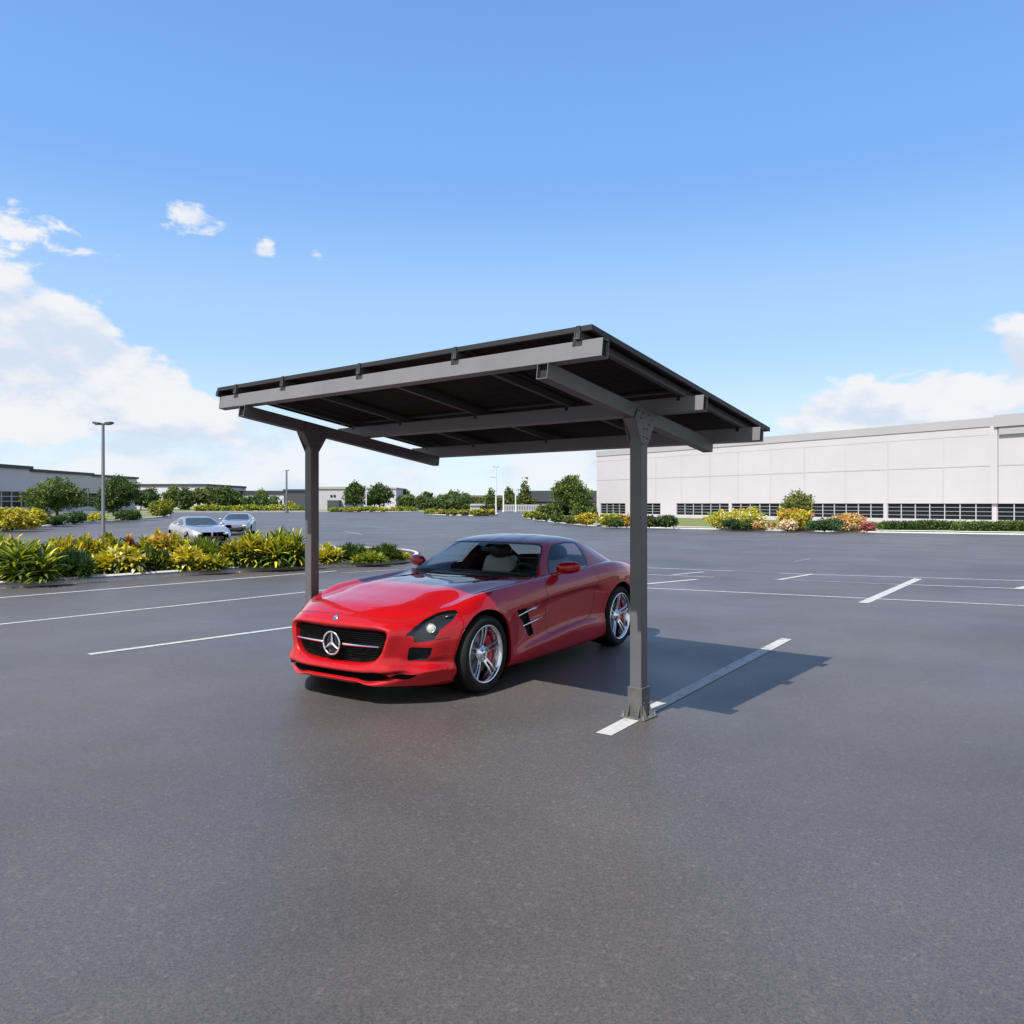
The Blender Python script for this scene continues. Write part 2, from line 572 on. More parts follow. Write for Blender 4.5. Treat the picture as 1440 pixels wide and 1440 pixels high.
M['red'] = paint('red_paint', (.31, .0035, .006))
M['seam'] = mat('panel_gap', (.012, .002, .002), .7)
M['black'] = mat('black_plastic', (.010, .010, .011), .5)
M['gloss_black'] = mat('gloss_black', (.006, .006, .007), .12, coat=.5)
M['mesh'] = mat('intake_mesh', (.004, .004, .004), .6, spec=.08)
M['under'] = mat('underbody', (.004, .004, .004), .85, spec=.05)
M['chrome'] = mat('chrome', (.86, .86, .87), .10, 1.0)
M['alloy'] = mat('polished_alloy', (.72, .73, .75), .16, 1.0)
M['tyre'] = noisy(mat('tyre_rubber', (.008, .008, .009), .75, spec=.25), [(.3, (.006, .006, .006)), (.7, (.010, .010, .010))], 30, 3)
M['disc'] = mat('brake_disc', (.18, .18, .19), .35, .8)
M['caliper'] = mat('red_caliper', (.42, .004, .02), .35, coat=.5)
M['leather'] = noisy(mat('grey_leather', (.33, .33, .325), .55), [(.3, (.31, .31, .305)), (.7, (.36, .36, .35))], 40, 2, bump=.2)
M['cabin'] = mat('dark_trim', (.012, .012, .013), .65)
M['lamp'] = mat('lamp_reflector', (.80, .80, .62), .25, .2)
M['housing'] = mat('lamp_housing', (.030, .033, .036), .3)
M['signal'] = mat('amber', (.7, .18, .02), .3)
M['screen'] = glass_mat('windscreen_glass', (.80, .88, .87), 1.42)
M['pane'] = glass_mat('side_glass', (.66, .73, .73), 1.50)
M['lens'] = glass_mat('lamp_lens', (.72, .74, .75), 1.38)

CAR_ROT = R(57.0)
_ey = Vector((-math.sin(CAR_ROT), math.cos(CAR_ROT), 0))
car = empty('sports_car', Vector((-.236, 6.80, 0)) + _ey * .93, CAR_ROT)
tag(car, 'glossy red two seat sports car with long bonnet parked nose out under the carport', 'sports car')

ARCHES = ((0.0, .334, .385), (2.68, .342, .395))
CELL = .0105
GB, UB, VB = refine(BODY, CELL)
GB = smooth_grid(GB, 7)
NU, NV = len(UB), len(VB)
_iu, _iv = np.arange(NU, dtype=float), np.arange(NV, dtype=float)


def idx_poly(poly, U, V):
    p = np.array(poly, float)
    return np.stack([np.interp(p[:, 0], U, np.arange(len(U))), np.interp(p[:, 1], V, np.arange(len(V)))], 1)


def inside(poly, x, y):
    r = np.zeros(x.shape, bool)
    n = len(poly)
    for i in range(n):
        x0, y0 = poly[i]
        x1, y1 = poly[(i + 1) % n]
        if y0 == y1: continue
        c = ((y0 > y) != (y1 > y)) & (x < (x1 - x0) * (y - y0) / (y1 - y0) + x0)
        r ^= c
    return r


def densify(poly, closed=True, step=.7):
    out = []
    n = len(poly)
    for i in range(n if closed else n - 1):
        a, b = poly[i], poly[(i + 1) % n]
        k = max(1, int(np.linalg.norm(b - a) / step))
        for j in range(k):
            out.append(a + (b - a) * j / k)
    if not closed: out.append(poly[-1])
    return np.array(out)


def round_poly(poly, n=2, closed=True):
    """Chaikin corner cutting for soft outlines."""
    p = np.array(poly, float)
    for _ in range(n):
        q = np.roll(p, -1, 0)
        if closed:
            p = np.stack([.9 * p + .1 * q, .1 * p + .9 * q], 1).reshape(-1, 2)
        else:
            q = p[1:]; a = p[:-1]
            p = np.concatenate([p[:1], np.stack([.75 * a + .25 * q, .25 * a + .75 * q], 1).reshape(-1, 2), p[-1:]])
    return p


def snap_to(fu, fv, polys):
    moved = np.zeros(fu.shape, bool)
    for P in polys:
        n = len(P)
        for i in range(n):
            a, b = P[i], P[(i + 1) % n]
            d = b - a
            L2 = (d**2).sum()
            if L2 < 1e-9: continue
            i0, i1 = int(max(0, min(a[0], b[0]) - 2)), int(max(a[0], b[0]) + 3)
            j0, j1 = int(max(0, min(a[1], b[1]) - 2)), int(max(a[1], b[1]) + 3)
            su, sv, mv = fu[i0:i1, j0:j1], fv[i0:i1, j0:j1], moved[i0:i1, j0:j1]
            if su.size == 0: continue
            t = np.clip(((su - a[0]) * d[0] + (sv - a[1]) * d[1]) / L2, 0, 1)
            px, py = a[0] + t * d[0], a[1] + t * d[1]
            hit = (np.hypot(su - px, sv - py) < .5) & ~mv
            su[hit] = px[hit]; sv[hit] = py[hit]; mv[hit] = True
    fu[0], fu[-1] = 0, fu.shape[0] - 1
    fv[:, 0], fv[:, -1] = 0, fv.shape[1] - 1
    return moved


FEAT = {
    'headlight': round_poly([(2.76, 6.12), (2.66, 6.76), (2.24, 6.74), (2.24, 6.97), (2.73, 7.63), (3.59, 8.10), (4.46, 8.25), (5.02, 8.06), (5.47, 7.82), (5.56, 7.58), (5.31, 7.36), (4.84, 7.10), (4.43, 6.85), (4.29, 6.57), (4.17, 6.14), (3.62, 6.10)], 1),
    'air_intake': round_poly([(2.56, 5.66), (4.06, 5.60), (4.00, 5.11), (3.80, 4.50), (2.53, 4.14)], 1),
    'side_vent': round_poly([(8.29, 6.00), (8.78, 5.83), (9.42, 4.16), (9.11, 4.13), (8.6, 5.05)], 1),
    'brake_duct': round_poly([(3.08, 2.66), (3.95, 2.78), (4.15, 2.46), (3.3, 2.30)], 1),
    'hood': [(2.74, 12.5), (2.74, 12), (2.60, 10), (2.45, 8.75), (2.8, 8.45), (3.6, 8.38), (5.0, 8.58), (6.3, 8.72), (8.0, 8.62), (9.0, 8.72), (9.62, 9.0), (9.66, 12.5)],
    'door': [(10.14, 7.9), (9.93, 7.2), (9.90, 6.23), (10.08, 4.9), (10.12, 3.6), (10.6, 3.52), (11.68, 3.73), (11.98, 4.25), (12.08, 5.01), (12.12, 6.5), (12.11, 8.0)],
    'hood_vent': round_poly([(8.10, 9.95), (8.45, 10.36), (9.55, 10.40), (9.30, 10.02)], 1),
}
FI = {k: idx_poly(v, UB, VB) for k, v in FEAT.items()}
fu, fv = np.meshgrid(_iu, _iv, indexing='ij')
fu, fv = fu.copy(), fv.copy()
SNAP = snap_to(fu, fv, [densify(FI[k], step=3) for k in FEAT])
PB = sample(GB, fu, fv)
for (ax, azz, ar) in ARCHES:
    dx, dz = PB[..., 0] - ax, PB[..., 2] - azz
    rr = np.hypot(dx, dz)
    hit = (np.abs(rr - ar) < CELL * .62) & (PB[..., 1] > .5)
    s = np.where(hit, ar / np.maximum(rr, 1e-6), 1)
    SNAP |= hit
    PB[..., 0] = ax + dx * s
    PB[..., 2] = azz + dz * s
    # the panel edge swells outwards round each wheel
    w = np.exp(-((rr - ar) / .05)**2) * (rr > ar - .02) * (PB[..., 1] > .6) * (PB[..., 2] > .2)
    PB[..., 1] += .007 * w


def grid_normals(P):
    du = np.gradient(P, axis=0)
    dv = np.gradient(P, axis=1)
    n = np.cross(dv, du)
    n /= np.maximum(np.linalg.norm(n, axis=-1, keepdims=True), 1e-9)
    return n


NB = grid_normals(PB)
if NB[NU // 2, NV // 2, 1] < 0: NB = -NB


def tri_centres(A, D):
    """centres of the two triangles of every cell; D picks the diagonal. -> [.., 2, (k)]"""
    a, b, c, d = A[:-1, :-1], A[1:, :-1], A[1:, 1:], A[:-1, 1:]
    dd = D[..., None] if A.ndim == 3 else D
    t0 = np.where(dd, (a + b + c) / 3, (a + b + d) / 3)
    t1 = np.where(dd, (a + c + d) / 3, (b + c + d) / 3)
    return np.stack([t0, t1], 2)


DIAG = SNAP[:-1, :-1] & SNAP[1:, 1:]
fcu, fcv, PC = tri_centres(fu, DIAG), tri_centres(fv, DIAG), tri_centres(PB, DIAG)
cls = np.zeros(fcu.shape, int)
NAMES = ['body', 'headlight', 'air_intake', 'side_vent', 'brake_duct', 'hood', 'door', 'hood_vent']
order = ['hood', 'door', 'headlight', 'air_intake', 'side_vent', 'brake_duct', 'hood_vent']
for k in order:
    cls[inside(FI[k], fcu, fcv)] = NAMES.index(k)
for (ax, azz, ar) in ARCHES:
    cls[(np.hypot(PC[..., 0] - ax, PC[..., 2] - azz) < ar) & (PC[..., 1] > .45)] = -1
vv = np.interp(fcv, np.arange(NV), VB)
uu = np.interp(fcu, np.arange(NU), UB)
cls[(PC[..., 0] > 1.10) & (PC[..., 0] < 2.96) & (PC[..., 1] < .79) & (vv > 8.6)] = -1


def grid_part(name, mask_l, mask_r, P, Nn, mats, parent, mi=None, offset=0.0, extra=None, D=None):
    """one mesh from the masked faces of a half grid: mask_l on the near side (y < 0), mask_r mirrored."""
    nu, nv = P.shape[:2]
    vs_, ns_, fs_, ms_ = [], [], [], []
    base = 0
    for sgn, mask in ((-1, mask_l), (1, mask_r)):
        if mask is None: continue
        if mask.ndim == 2: mask = np.stack([mask, mask], 2)
        if D is None: D = np.zeros(mask.shape[:2], bool)
        if not mask.any(): continue
        I, J = np.nonzero(mask[..., 0] & mask[..., 1])
        a, b, c, d = I * nv + J, (I + 1) * nv + J, (I + 1) * nv + J + 1, I * nv + J + 1
        q = np.stack([a, b, c, d], 1)
        mcell = [(mi[I, J] if mi is not None else np.zeros(len(I), int))]
        # cells cut by an outline contribute a single triangle (stored with its last corner doubled)
        for h in (0, 1):
            I, J = np.nonzero(mask[..., h] & ~mask[..., 1 - h])
            if len(I) == 0: continue
            a, b, c, d = I * nv + J, (I + 1) * nv + J, (I + 1) * nv + J + 1, I * nv + J + 1
            dg = D[I, J]
            if h == 0: t = np.stack([a, b, np.where(dg, c, d)], 1)
            else: t = np.stack([np.where(dg, a, b), c, d], 1)
            q = np.concatenate([q, np.concatenate([t, t[:, 2:]], 1)])
            mcell.append(mi[I, J] if mi is not None else np.zeros(len(I), int))
        if sgn > 0: q = q[:, ::-1]
        used, inv = np.unique(q, return_inverse=True)
        pv = (P + Nn * offset).reshape(-1, 3)[used].copy()
        nn = Nn.reshape(-1, 3)[used].copy()
        pv[:, 1] *= sgn
        nn[:, 1] *= sgn
        vs_.append(pv); ns_.append(nn)
        fs_.append(inv.reshape(q.shape) + base)
        ms_.append(np.concatenate(mcell))
        base += len(used)
    V = np.concatenate(vs_); Nm = np.concatenate(ns_); Fq = np.concatenate(fs_); Mi = np.concatenate(ms_)
    verts = [tuple(p) for p in V.tolist()]
    faces = [tuple(dict.fromkeys(f)) for f in Fq.tolist()]
    mis = Mi.tolist()
    nrm_ = Nm.tolist()
    if extra is not None:
        for (ev, ef, em, en) in extra:
            o = len(verts)
            verts += [tuple(p) for p in ev]
            nrm_ += [tuple(n) for n in en]
            faces += [tuple(i + o for i in f) for f in ef]
            mis += [em] * len(ef)
    me = bpy.data.meshes.new(name)
    me.from_pydata(verts, [], faces)
    for m in mats: me.materials.append(m)
    me.polygons.foreach_set('material_index', mis)
    me.polygons.foreach_set('use_smooth', [True] * len(faces))
    me.update()
    try:
        me.normals_split_custom_set_from_vertices(nrm_)
    except Exception as e:
        print('normals', e)
    o = bpy.data.objects.new(name, me)
    COL.objects.link(o)
    if parent: o.parent = parent
    return o


def ribbon(P, Nn, line, sgn, w=.0022, off=.0006, mi=1):
    """thin dark line lying along a path of grid indices."""
    d = densify(line, closed=False, step=1.0)
    p = sample(P, d[:, 0], d[:, 1])
    n = sample(Nn, d[:, 0], d[:, 1])
    t = np.gradient(p, axis=0)
    s = np.cross(n, t)
    s /= np.maximum(np.linalg.norm(s, axis=1, keepdims=True), 1e-9)
    a, b = p + s * w + n * off, p - s * w + n * off
    n2 = n.copy()
    for q in (a, b, n2): q[:, 1] *= sgn
    v = np.concatenate([a, b])
    m = len(p)
    f = [(i, i + 1, m + i + 1, m + i) if sgn < 0 else (m + i, m + i + 1, i + 1, i) for i in range(m - 1)]
    return (v.tolist(), f, mi, np.concatenate([n2, n2]).tolist())


def line_uv(pts, U, V, rounds=1):
    return idx_poly(round_poly(pts, rounds, closed=False), U, V)


vv, uu = vv[..., 0], uu[..., 0]
body_mi = np.where((vv < 1.9) & (uu > 4.35), 2, 0)
# the mouth under the bumper bar, and the slot behind it, are unpainted
body_mi[(uu > 2.10) & (uu < 3.55) & (vv < 2.25)] = 2
L_ = lambda pts: line_uv(pts, UB, VB)
ex = []
for s in (-1, 1):
    ex.append(ribbon(GB, grid_normals(GB) * (1 if grid_normals(GB)[NU // 2, NV // 2, 1] > 0 else -1), L_([(4.17, 6.14), (4.8, 6.06), (5.75, 5.99)]), s))
    hoodl = [(2.74, 12), (2.60, 10), (2.45, 8.75), (2.8, 8.45), (3.6, 8.38), (5.0, 8.58), (6.3, 8.72), (8.0, 8.62), (9.0, 8.72), (9.62, 9.0)]
    NG = grid_normals(GB); NG = NG if NG[NU // 2, NV // 2, 1] > 0 else -NG
    ex.append(ribbon(GB, NG, L_(hoodl), s, .0026))
    ex.append(ribbon(GB, NG, L_([(10.14, 7.9), (9.93, 7.2), (9.90, 6.23), (10.08, 4.9), (10.12, 3.6), (10.6, 3.52), (11.68, 3.73), (11.98, 4.25), (12.08, 5.01), (12.12, 6.5), (12.11, 8.0)]), s, .0032))
    # parking sensors
    for (a, b) in ((1.39, 1.96), (3.44, 5.90), (3.38, 3.81)):
        c = idx_poly([(a, b)], UB, VB)[0]
        ring = np.array([c + 1.0 * np.array([math.cos(t), math.sin(t)]) for t in np.linspace(0, 2 * math.pi, 9)])
        ex.append(ribbon(GB, NG, ring, s, .0012))
body = grid_part('body', cls == 0, cls == 0, PB, NB, [M['red'], M['seam'], M['under']], car, body_mi, extra=ex, D=DIAG)
hood = grid_part('hood', cls == 5, cls == 5, PB, NB, [M['red']], car, D=DIAG)
for s in (0, 1):
    grid_part('door', cls == 6 if s == 0 else None, cls == 6 if s else None, PB, NB, [M['red']], car, D=DIAG)


def recess(name, k, depth, mats, parent, side, rim=True, stripes=0):
    """the feature's faces pushed inwards, with walls back to the body surface."""
    mask = cls == NAMES.index(k)
    o = grid_part(name, mask if side < 0 else None, mask if side > 0 else None, PB, NB, mats, parent, D=DIAG)
    me = o.data
    bm = bmesh.new()
    bm.from_mesh(me)
    bm.normal_update()
    bmesh.ops.remove_doubles(bm, verts=bm.verts, dist=1e-6)
    nrm = Vector((0, 0, 0))
    for f in bm.faces: nrm += f.normal * f.calc_area()
    nrm.normalize()
    r = bmesh.ops.extrude_face_region(bm, geom=bm.faces[:])
    vs2 = [g for g in r['geom'] if isinstance(g, bmesh.types.BMVert)]
    fs2 = [g for g in r['geom'] if isinstance(g, bmesh.types.BMFace)]
    old = [f for f in bm.faces if f not in set(fs2) and all(v not in set(vs2) for v in f.verts)]
    for v in vs2: v.co -= nrm * depth
    bmesh.ops.delete(bm, geom=old, context='FACES_ONLY')
    for f in bm.faces: f.smooth = f in set(fs2)
    bmesh.ops.recalc_face_normals(bm, faces=bm.faces)
    bm.to_mesh(me)
    bm.free()
    if 'custom_normal' in me.attributes:
        me.attributes.remove(me.attributes['custom_normal'])
    me.update()
    return o, nrm


M['honey'] = mat('honeycomb', (.006, .006, .006), .5, spec=.15)
_t = M['honey'].node_tree
_c = _t.nodes.new('ShaderNodeTexCoord'); _v = _t.nodes.new('ShaderNodeTexVoronoi'); _r = _t.nodes.new('ShaderNodeValToRGB')
_v.inputs['Scale'].default_value = 90; _v.inputs['Randomness'].default_value = .1
_r.color_ramp.elements[0].position = .35; _r.color_ramp.elements[0].color = (.002, .002, .002, 1)
_r.color_ramp.elements[1].position = .62; _r.color_ramp.elements[1].color = (.022, .022, .024, 1)
_t.links.new(_c.outputs['Object'], _v.inputs['Vector']); _t.links.new(_v.outputs['Distance'], _r.inputs[0])
_t.links.new(_r.outputs[0], _t.nodes['Principled BSDF'].inputs['Base Color'])


def at_uv(u, v, side, off=0.0):
    c = idx_poly([(u, v)], UB, VB)
    p = sample(PB, c[:, 0], c[:, 1])[0] + sample(NB, c[:, 0], c[:, 1])[0] * off
    n = sample(NB, c[:, 0], c[:, 1])[0].copy()
    p = p.copy(); p[1] *= side; n[1] *= side
    return Vector(p), Vector(n).normalized()


for side in (-1, 1):
    intake, n_ = recess('air_intake', 'air_intake', .03, [M['honey']], car, side)
    recess('brake_duct', 'brake_duct', .03, [M['mesh']], car, side)
    recess('hood_vent', 'hood_vent', .012, [M['gloss_black']], hood, side)
    vent, n_ = recess('side_vent', 'side_vent', .022, [M['mesh']], car, side)
    for (ua, va, ub_, vb_) in ((8.36, 5.57, 9.73, 5.15), (8.72, 4.62, 9.91, 4.55)):
        m = MB()
        a, na = at_uv(ua, va, side, .008)
        b, nb = at_uv(ub_, vb_, side, .006)
        zmid = (a + b) / 2
        m.tube([a, a * .66 + b * .34, a * .33 + b * .67, b], [.0075, .0075, .0065, .004], 10)
        m.build('fin', M['chrome'], vent)
    m = MB()
    a, _ = at_uv(9.32, 4.95, side, .003); b, _ = at_uv(9.62, 4.93, side, .003)
    m.tube([a, b], .004, 6)
    m.build('badge', M['chrome'], vent)
    # headlight: recessed housing, projector, clear cover
    head, n_ = recess('headlight', 'headlight', .028, [M['housing']], car, side)
    p, n = at_uv(3.87, 7.19, side, -.018)
    m = MB()
    mt = n.lerp(Vector((-1, side * .35, .1)), .5).to_track_quat('Z', 'Y').to_matrix()
    for (prof, mi) in (([(0, .012), (.020, .010), (.031, .004), (.034, -.004)], 0), ([(.034, -.006), (.034, .006), (.038, .008), (.041, .004), (.041, -.012)], 1)):
        o0 = len(m.v)
        m.lathe(prof, 28, 'z', mi=mi)
        for i in range(o0, len(m.v)): m.v[i] = tuple(mt @ Vector(m.v[i]) + p)
    m.build('lamp', [M['lamp'], M['chrome']], head)
    for (ua, va, ub_, vb_) in ((4.75, 7.68, 5.2, 7.58), (4.3, 6.85, 4.0, 6.95)):
        m = MB()
        pa, na = at_uv(ua, va, side, -.02); pb_, nb2 = at_uv(ub_, vb_, side, -.02)
        m.tube([pa, pb_], .008, 8)
        m.build('reflector', M['disc'], head)
    msk = cls == NAMES.index('headlight')
    grid_part('lens', msk if side < 0 else None, msk if side > 0 else None, PB, NB, [M['lens']], head, offset=-.0005, D=DIAG)

# wheel arch liners
for (ax, azz, ar) in ARCHES:
    for side in (-1, 1):
        m = MB()
        yo = .905 if ax < 1 else .935
        m.lathe([(ar + .012, side * yo), (ar + .012, side * .58), (.05, side * .56)], 48, 'y', (ax, 0, azz), a0=R(-42), a1=R(222))
        m.build('wheel_arch', M['under'], car, fix=False)
        # painted return of the arch edge
        e = MB()
        I, J = np.nonzero((np.abs(np.hypot(PB[..., 0] - ax, PB[..., 2] - azz) - ar) < 1e-4) & (PB[..., 1] > .6) & (PB[..., 2] > .16))
        if len(I):
            pts = PB[I, J]
            an = np.arctan2(pts[:, 2] - azz, pts[:, 0] - ax)
            an = np.where(an < -math.pi / 2, an + 2 * math.pi, an)
            o_ = np.argsort(an)
            pts = pts[o_]
            k = len(pts)
            outer = [(p[0], side * (p[1] + .0005), p[2]) for p in pts]
            inner = [(ax + (p[0] - ax) * 1.01, side * (p[1] - .025), azz + (p[2] - azz) * 1.01) for p in pts]
            e.add(outer + inner, [(i, i + 1, k + i + 1, k + i) for i in range(k - 1)], 0, True)
            e.build('arch_lip', M['red'], car, fix=False)

# floor pan closing the car from below
m = MB()
m.box(-.55, 3.4, -.55, .55, .135, .16)
m.build('floor_pan', M['under'], car)

# ------------------------------------------------------------------ grille with emblem
gl = GB[0]                                    # inner edge loop of the body
loop = [(p[0], -p[1], p[2]) for p in gl] + [(p[0], p[1], p[2]) for p in gl[::-1][1:-1]]
m = MB()
n = len(loop)
back = [(p[0] + .045, p[1] * .985, p[2] * .985 + .47 * .015) for p in loop]
m.add(loop + back, [(i, (i + 1) % n, n + (i + 1) % n, n + i) for i in range(n)], 1, True)
# back panel as a fan of quads between near and far halves
h = len(gl)
bk = [(p[0] + .045, -p[1] * .985, p[2] * .985 + .00705) for p in gl] + [(p[0] + .045, p[1] * .985, p[2] * .985 + .00705) for p in gl]
m.add(bk, [(i, i + 1, h + i + 1, h + i) for i in range(h - 1)], 0)
grille = m.build('grille', [M['mesh'], M['red']], car, fix=False)


def face_x(y):
    return -.893 + .062 * (abs(y) / .52)**2


m = MB()
zs = np.linspace(.345, .588, 15)
for z in zs:
    half = np.interp(z, [.33, .345, .365, .41, .46, .51, .56, .59, .6], [.30, .37, .43, .478, .50, .515, .522, .49, .40]) - .004
    ys = np.linspace(-half, half, 25)
    m.tube([(face_x(y) + .034, y, z) for y in ys], .0028, 5)
m.build('slats', M['mesh'], grille)
zc = .472
for side in (-1, 1):
    m = MB()
    ys = np.linspace(.118, .472, 12)
    top = [(face_x(y) + .008 - .006, side * y, zc + .001 + .0105 * (1 - .35 * (y - .118) / .354)) for y in ys]
    bot = [(face_x(y) + .008 - .006, side * y, zc + .001 - .0105 * (1 - .35 * (y - .118) / .354)) for y in ys]
    mid = [(face_x(y) + .008 - .014, side * y, zc + .001) for y in ys]
    bk2 = [(face_x(y) + .028, side * y, zc) for y in ys]
    k = len(ys)
    m.add(top + mid + bot + bk2, [(a * k + i, a * k + i + 1, b * k + i + 1, b * k + i) for i in range(k - 1) for (a, b) in ((0, 1), (1, 2), (2, 3), (3, 0))] + [(0, k, 2 * k, 3 * k), (k - 1, 2 * k - 1, 3 * k - 1, 4 * k - 1)])
    m.build('chrome_bar', M['chrome'], grille, bevel=.0015)
m = MB()
RS = .094
ring = [(-.9005, RS * math.cos(t), zc + RS * math.sin(t)) for t in np.linspace(0, 2 * math.pi, 49)[:-1]]
nt_ = 48
for i in range(nt_):
    pass
tv, tf = [], []
for i in range(nt_):
    t = 2 * math.pi * i / nt_
    for j in range(10):
        a = 2 * math.pi * j / 10
        rr_ = RS + .0085 * math.cos(a)
        tv.append((-.9005 + .0085 * math.sin(a), rr_ * math.cos(t), zc + rr_ * math.sin(t)))
for i in range(nt_):
    for j in range(10):
        tf.append((i * 10 + j, ((i + 1) % nt_) * 10 + j, ((i + 1) % nt_) * 10 + (j + 1) % 10, i * 10 + (j + 1) % 10))
m.add(tv, tf, 0, True)
for k in range(3):
    t = math.pi / 2 + k * 2 * math.pi / 3
    d = Vector((0, math.cos(t), math.sin(t)))
    s = Vector((0, -math.sin(t), math.cos(t)))
    c = Vector((-.9005, 0, zc))
    tip = c + d * (RS - .002)
    w0 = .0165
    p = [c + s * w0 * .9 + d * .004, c - s * w0 * .9 + d * .004, tip - s * .0035, tip + s * .0035]
    ridge0, ridge1 = c + Vector((-.010, 0, 0)), tip + Vector((-.003, 0, 0))
    bk3 = [q + Vector((.006, 0, 0)) for q in p]
    v = p + [ridge0, ridge1] + bk3
    m.add(v, [(0, 4, 5, 3), (4, 1, 2, 5), (3, 5, 2), (0, 3, 9, 6), (1, 7, 8, 2), (2, 8, 9, 3), (6, 9, 8, 7)], 0)
m.build('star_emblem', M['chrome'], grille)
m = MB()
m.lathe([(.092, -.885), (0, -.885)], 32, 'x', (0, 0, zc))
m.build('emblem_disc', M['gloss_black'], grille)
# round badge on the nose
p, n = at_uv(2.1, 12, -1, .001)
m = MB()
mt = n.to_track_quat('Z', 'Y').to_matrix()
m.lathe([(0, .003), (.016, .003)], 24, 'z', mi=0)
m.lathe([(.016, .003), (.020, .0045), (.027, .003), (.029, 0)], 24, 'z', mi=1)
m.v = [tuple(mt @ Vector(q) + p) for q in m.v]
m.build('nose_badge', [M['chrome'], mat('badge_rim', (.25, .27, .30), .2, .9)], car)

# ------------------------------------------------------------------ roof, pillars and glass
GR, UR, VR = refine(ROOF, .014)
GR = np.array(GR)
for _ in range(2):
    H = GR.copy()
    H[1:-1, 1:-1] = .5 * GR[1:-1, 1:-1] + .125 * (GR[:-2, 1:-1] + GR[2:, 1:-1] + GR[1:-1, :-2] + GR[1:-1, 2:])
    GR = H
RF = {
    'windshield': [(.10, 6), (.10, 3.08), (.6, 3.04), (1.5, 3.02), (2.6, 3.0), (2.86, 3.12), (2.90, 3.5), (2.90, 6)],
    'side_window': round_poly([(.98, .62), (1.5, .28), (2.4, .16), (3.6, .12), (4.86, .10), (5.05, .5), (5.32, 1.4), (5.48, 1.96), (4.4, 1.97), (3.1, 1.96), (2.0, 1.95), (1.35, 1.72)], 1),
    'rear_window': round_poly([(6.16, 2.5), (7.74, 2.5), (7.74, 8), (6.16, 8)], 0),
}
RI = {k: idx_poly(v, UR, VR) for k, v in RF.items()}
ru, rv = np.meshgrid(np.arange(len(UR), dtype=float), np.arange(len(VR), dtype=float), indexing='ij')
ru, rv = ru.copy(), rv.copy()
SNR = snap_to(ru, rv, [densify(RI[k], step=3) for k in RF])
DR = SNR[:-1, :-1] & SNR[1:, 1:]
PR = sample(GR, ru, rv)
NR = grid_normals(PR)
if NR[len(UR) // 2, -1, 2] < 0: NR = -NR
rcu, rcv = tri_centres(ru, DR), tri_centres(rv, DR)
rc = np.zeros(rcu.shape, int)
for i, k in enumerate(RF): rc[inside(RI[k], rcu, rcv)] = i + 1
NRG = grid_normals(GR); NRG = NRG if NRG[len(UR) // 2, -1, 2] > 0 else -NRG
ex = []
for s in (-1, 1):
    ws = [(.10, 5), (.10, 3.08), (.6, 3.04), (1.5, 3.02), (2.6, 3.0), (2.86, 3.12), (2.90, 3.5), (2.90, 5)]
    ex.append(ribbon(GR, NRG, idx_poly(ws, UR, VR), s, .009, .001))
    sw = np.array(list(RF['side_window']) + [RF['side_window'][0]])
    ex.append(ribbon(GR, NRG, idx_poly(sw, UR, VR), s, .007, .001))
    ex.append(ribbon(GR, NRG, idx_poly([(6.12, 5), (6.12, 2.44), (7.78, 2.44), (7.78, 5)], UR, VR), s, .013, .004))
    ex.append(ribbon(GR, NRG, line_uv([(4.9, .05), (5.35, .9), (5.75, 2.0), (5.7, 3.0), (5.3, 3.9), (3.6, 3.95), (2.92, 3.95)], UR, VR), s, .003))
roof = grid_part('roof', rc == 0, rc == 0, PR, NR, [M['red'], M['black']], car, extra=ex, D=DR)
# inner skin of the roof and pillars, dark lining
grid_part('headliner', (rc == 0) & (rcv > np.interp(.35, VR, np.arange(len(VR)))), (rc == 0) & (rcv > np.interp(.35, VR, np.arange(len(VR)))), PR, NR, [M['cabin']], roof, offset=-.018, D=DR)
grid_part('windshield', rc == 1, rc == 1, PR, NR, [M['screen']], car, D=DR)
for s in (0, 1):
    grid_part('side_window', rc == 2 if s == 0 else None, rc == 2 if s else None, PR, NR, [M['pane']], car, D=DR)
grid_part('rear_window', rc == 3, rc == 3, PR, NR, [M['pane']], car, D=DR)

# cowl and wipers
m = MB()
k = 24
ys = np.linspace(-.79, .79, k)
fr = [(.935 + .085 * (abs(y) / .8)**2, y, .8975 + .004 * (1 - (abs(y) / .8)**2)) for y in ys]
bk = [(1.075 + .06 * (abs(y) / .8)**2, y, .905) for y in ys]
dn = [(1.12, y, .86) for y in ys]
m.add(fr + bk + dn, [(i, i + 1, k + i + 1, k + i) for i in range(k - 1)] + [(k + i, k + i + 1, 2 * k + i + 1, 2 * k + i) for i in range(k - 1)], 0, True)
cowl = m.build('cowl', M['black'], car)
for (y0, y1, dz) in ((.72, .02, 0), (.06, -.62, 0)):
    m = MB()
    pts = []
    for t in np.linspace(0, 1, 8):
        y = y0 + (y1 - y0) * t
        x = 1.0 + .06 * (abs(y) / .8)**2 + .03 * t
        pts.append((x, y, .918 + .012 * math.sin(t * 3.14) + .012 * t))
    m.tube(pts, .010, 6)
    m.build('wiper', M['black'], car)

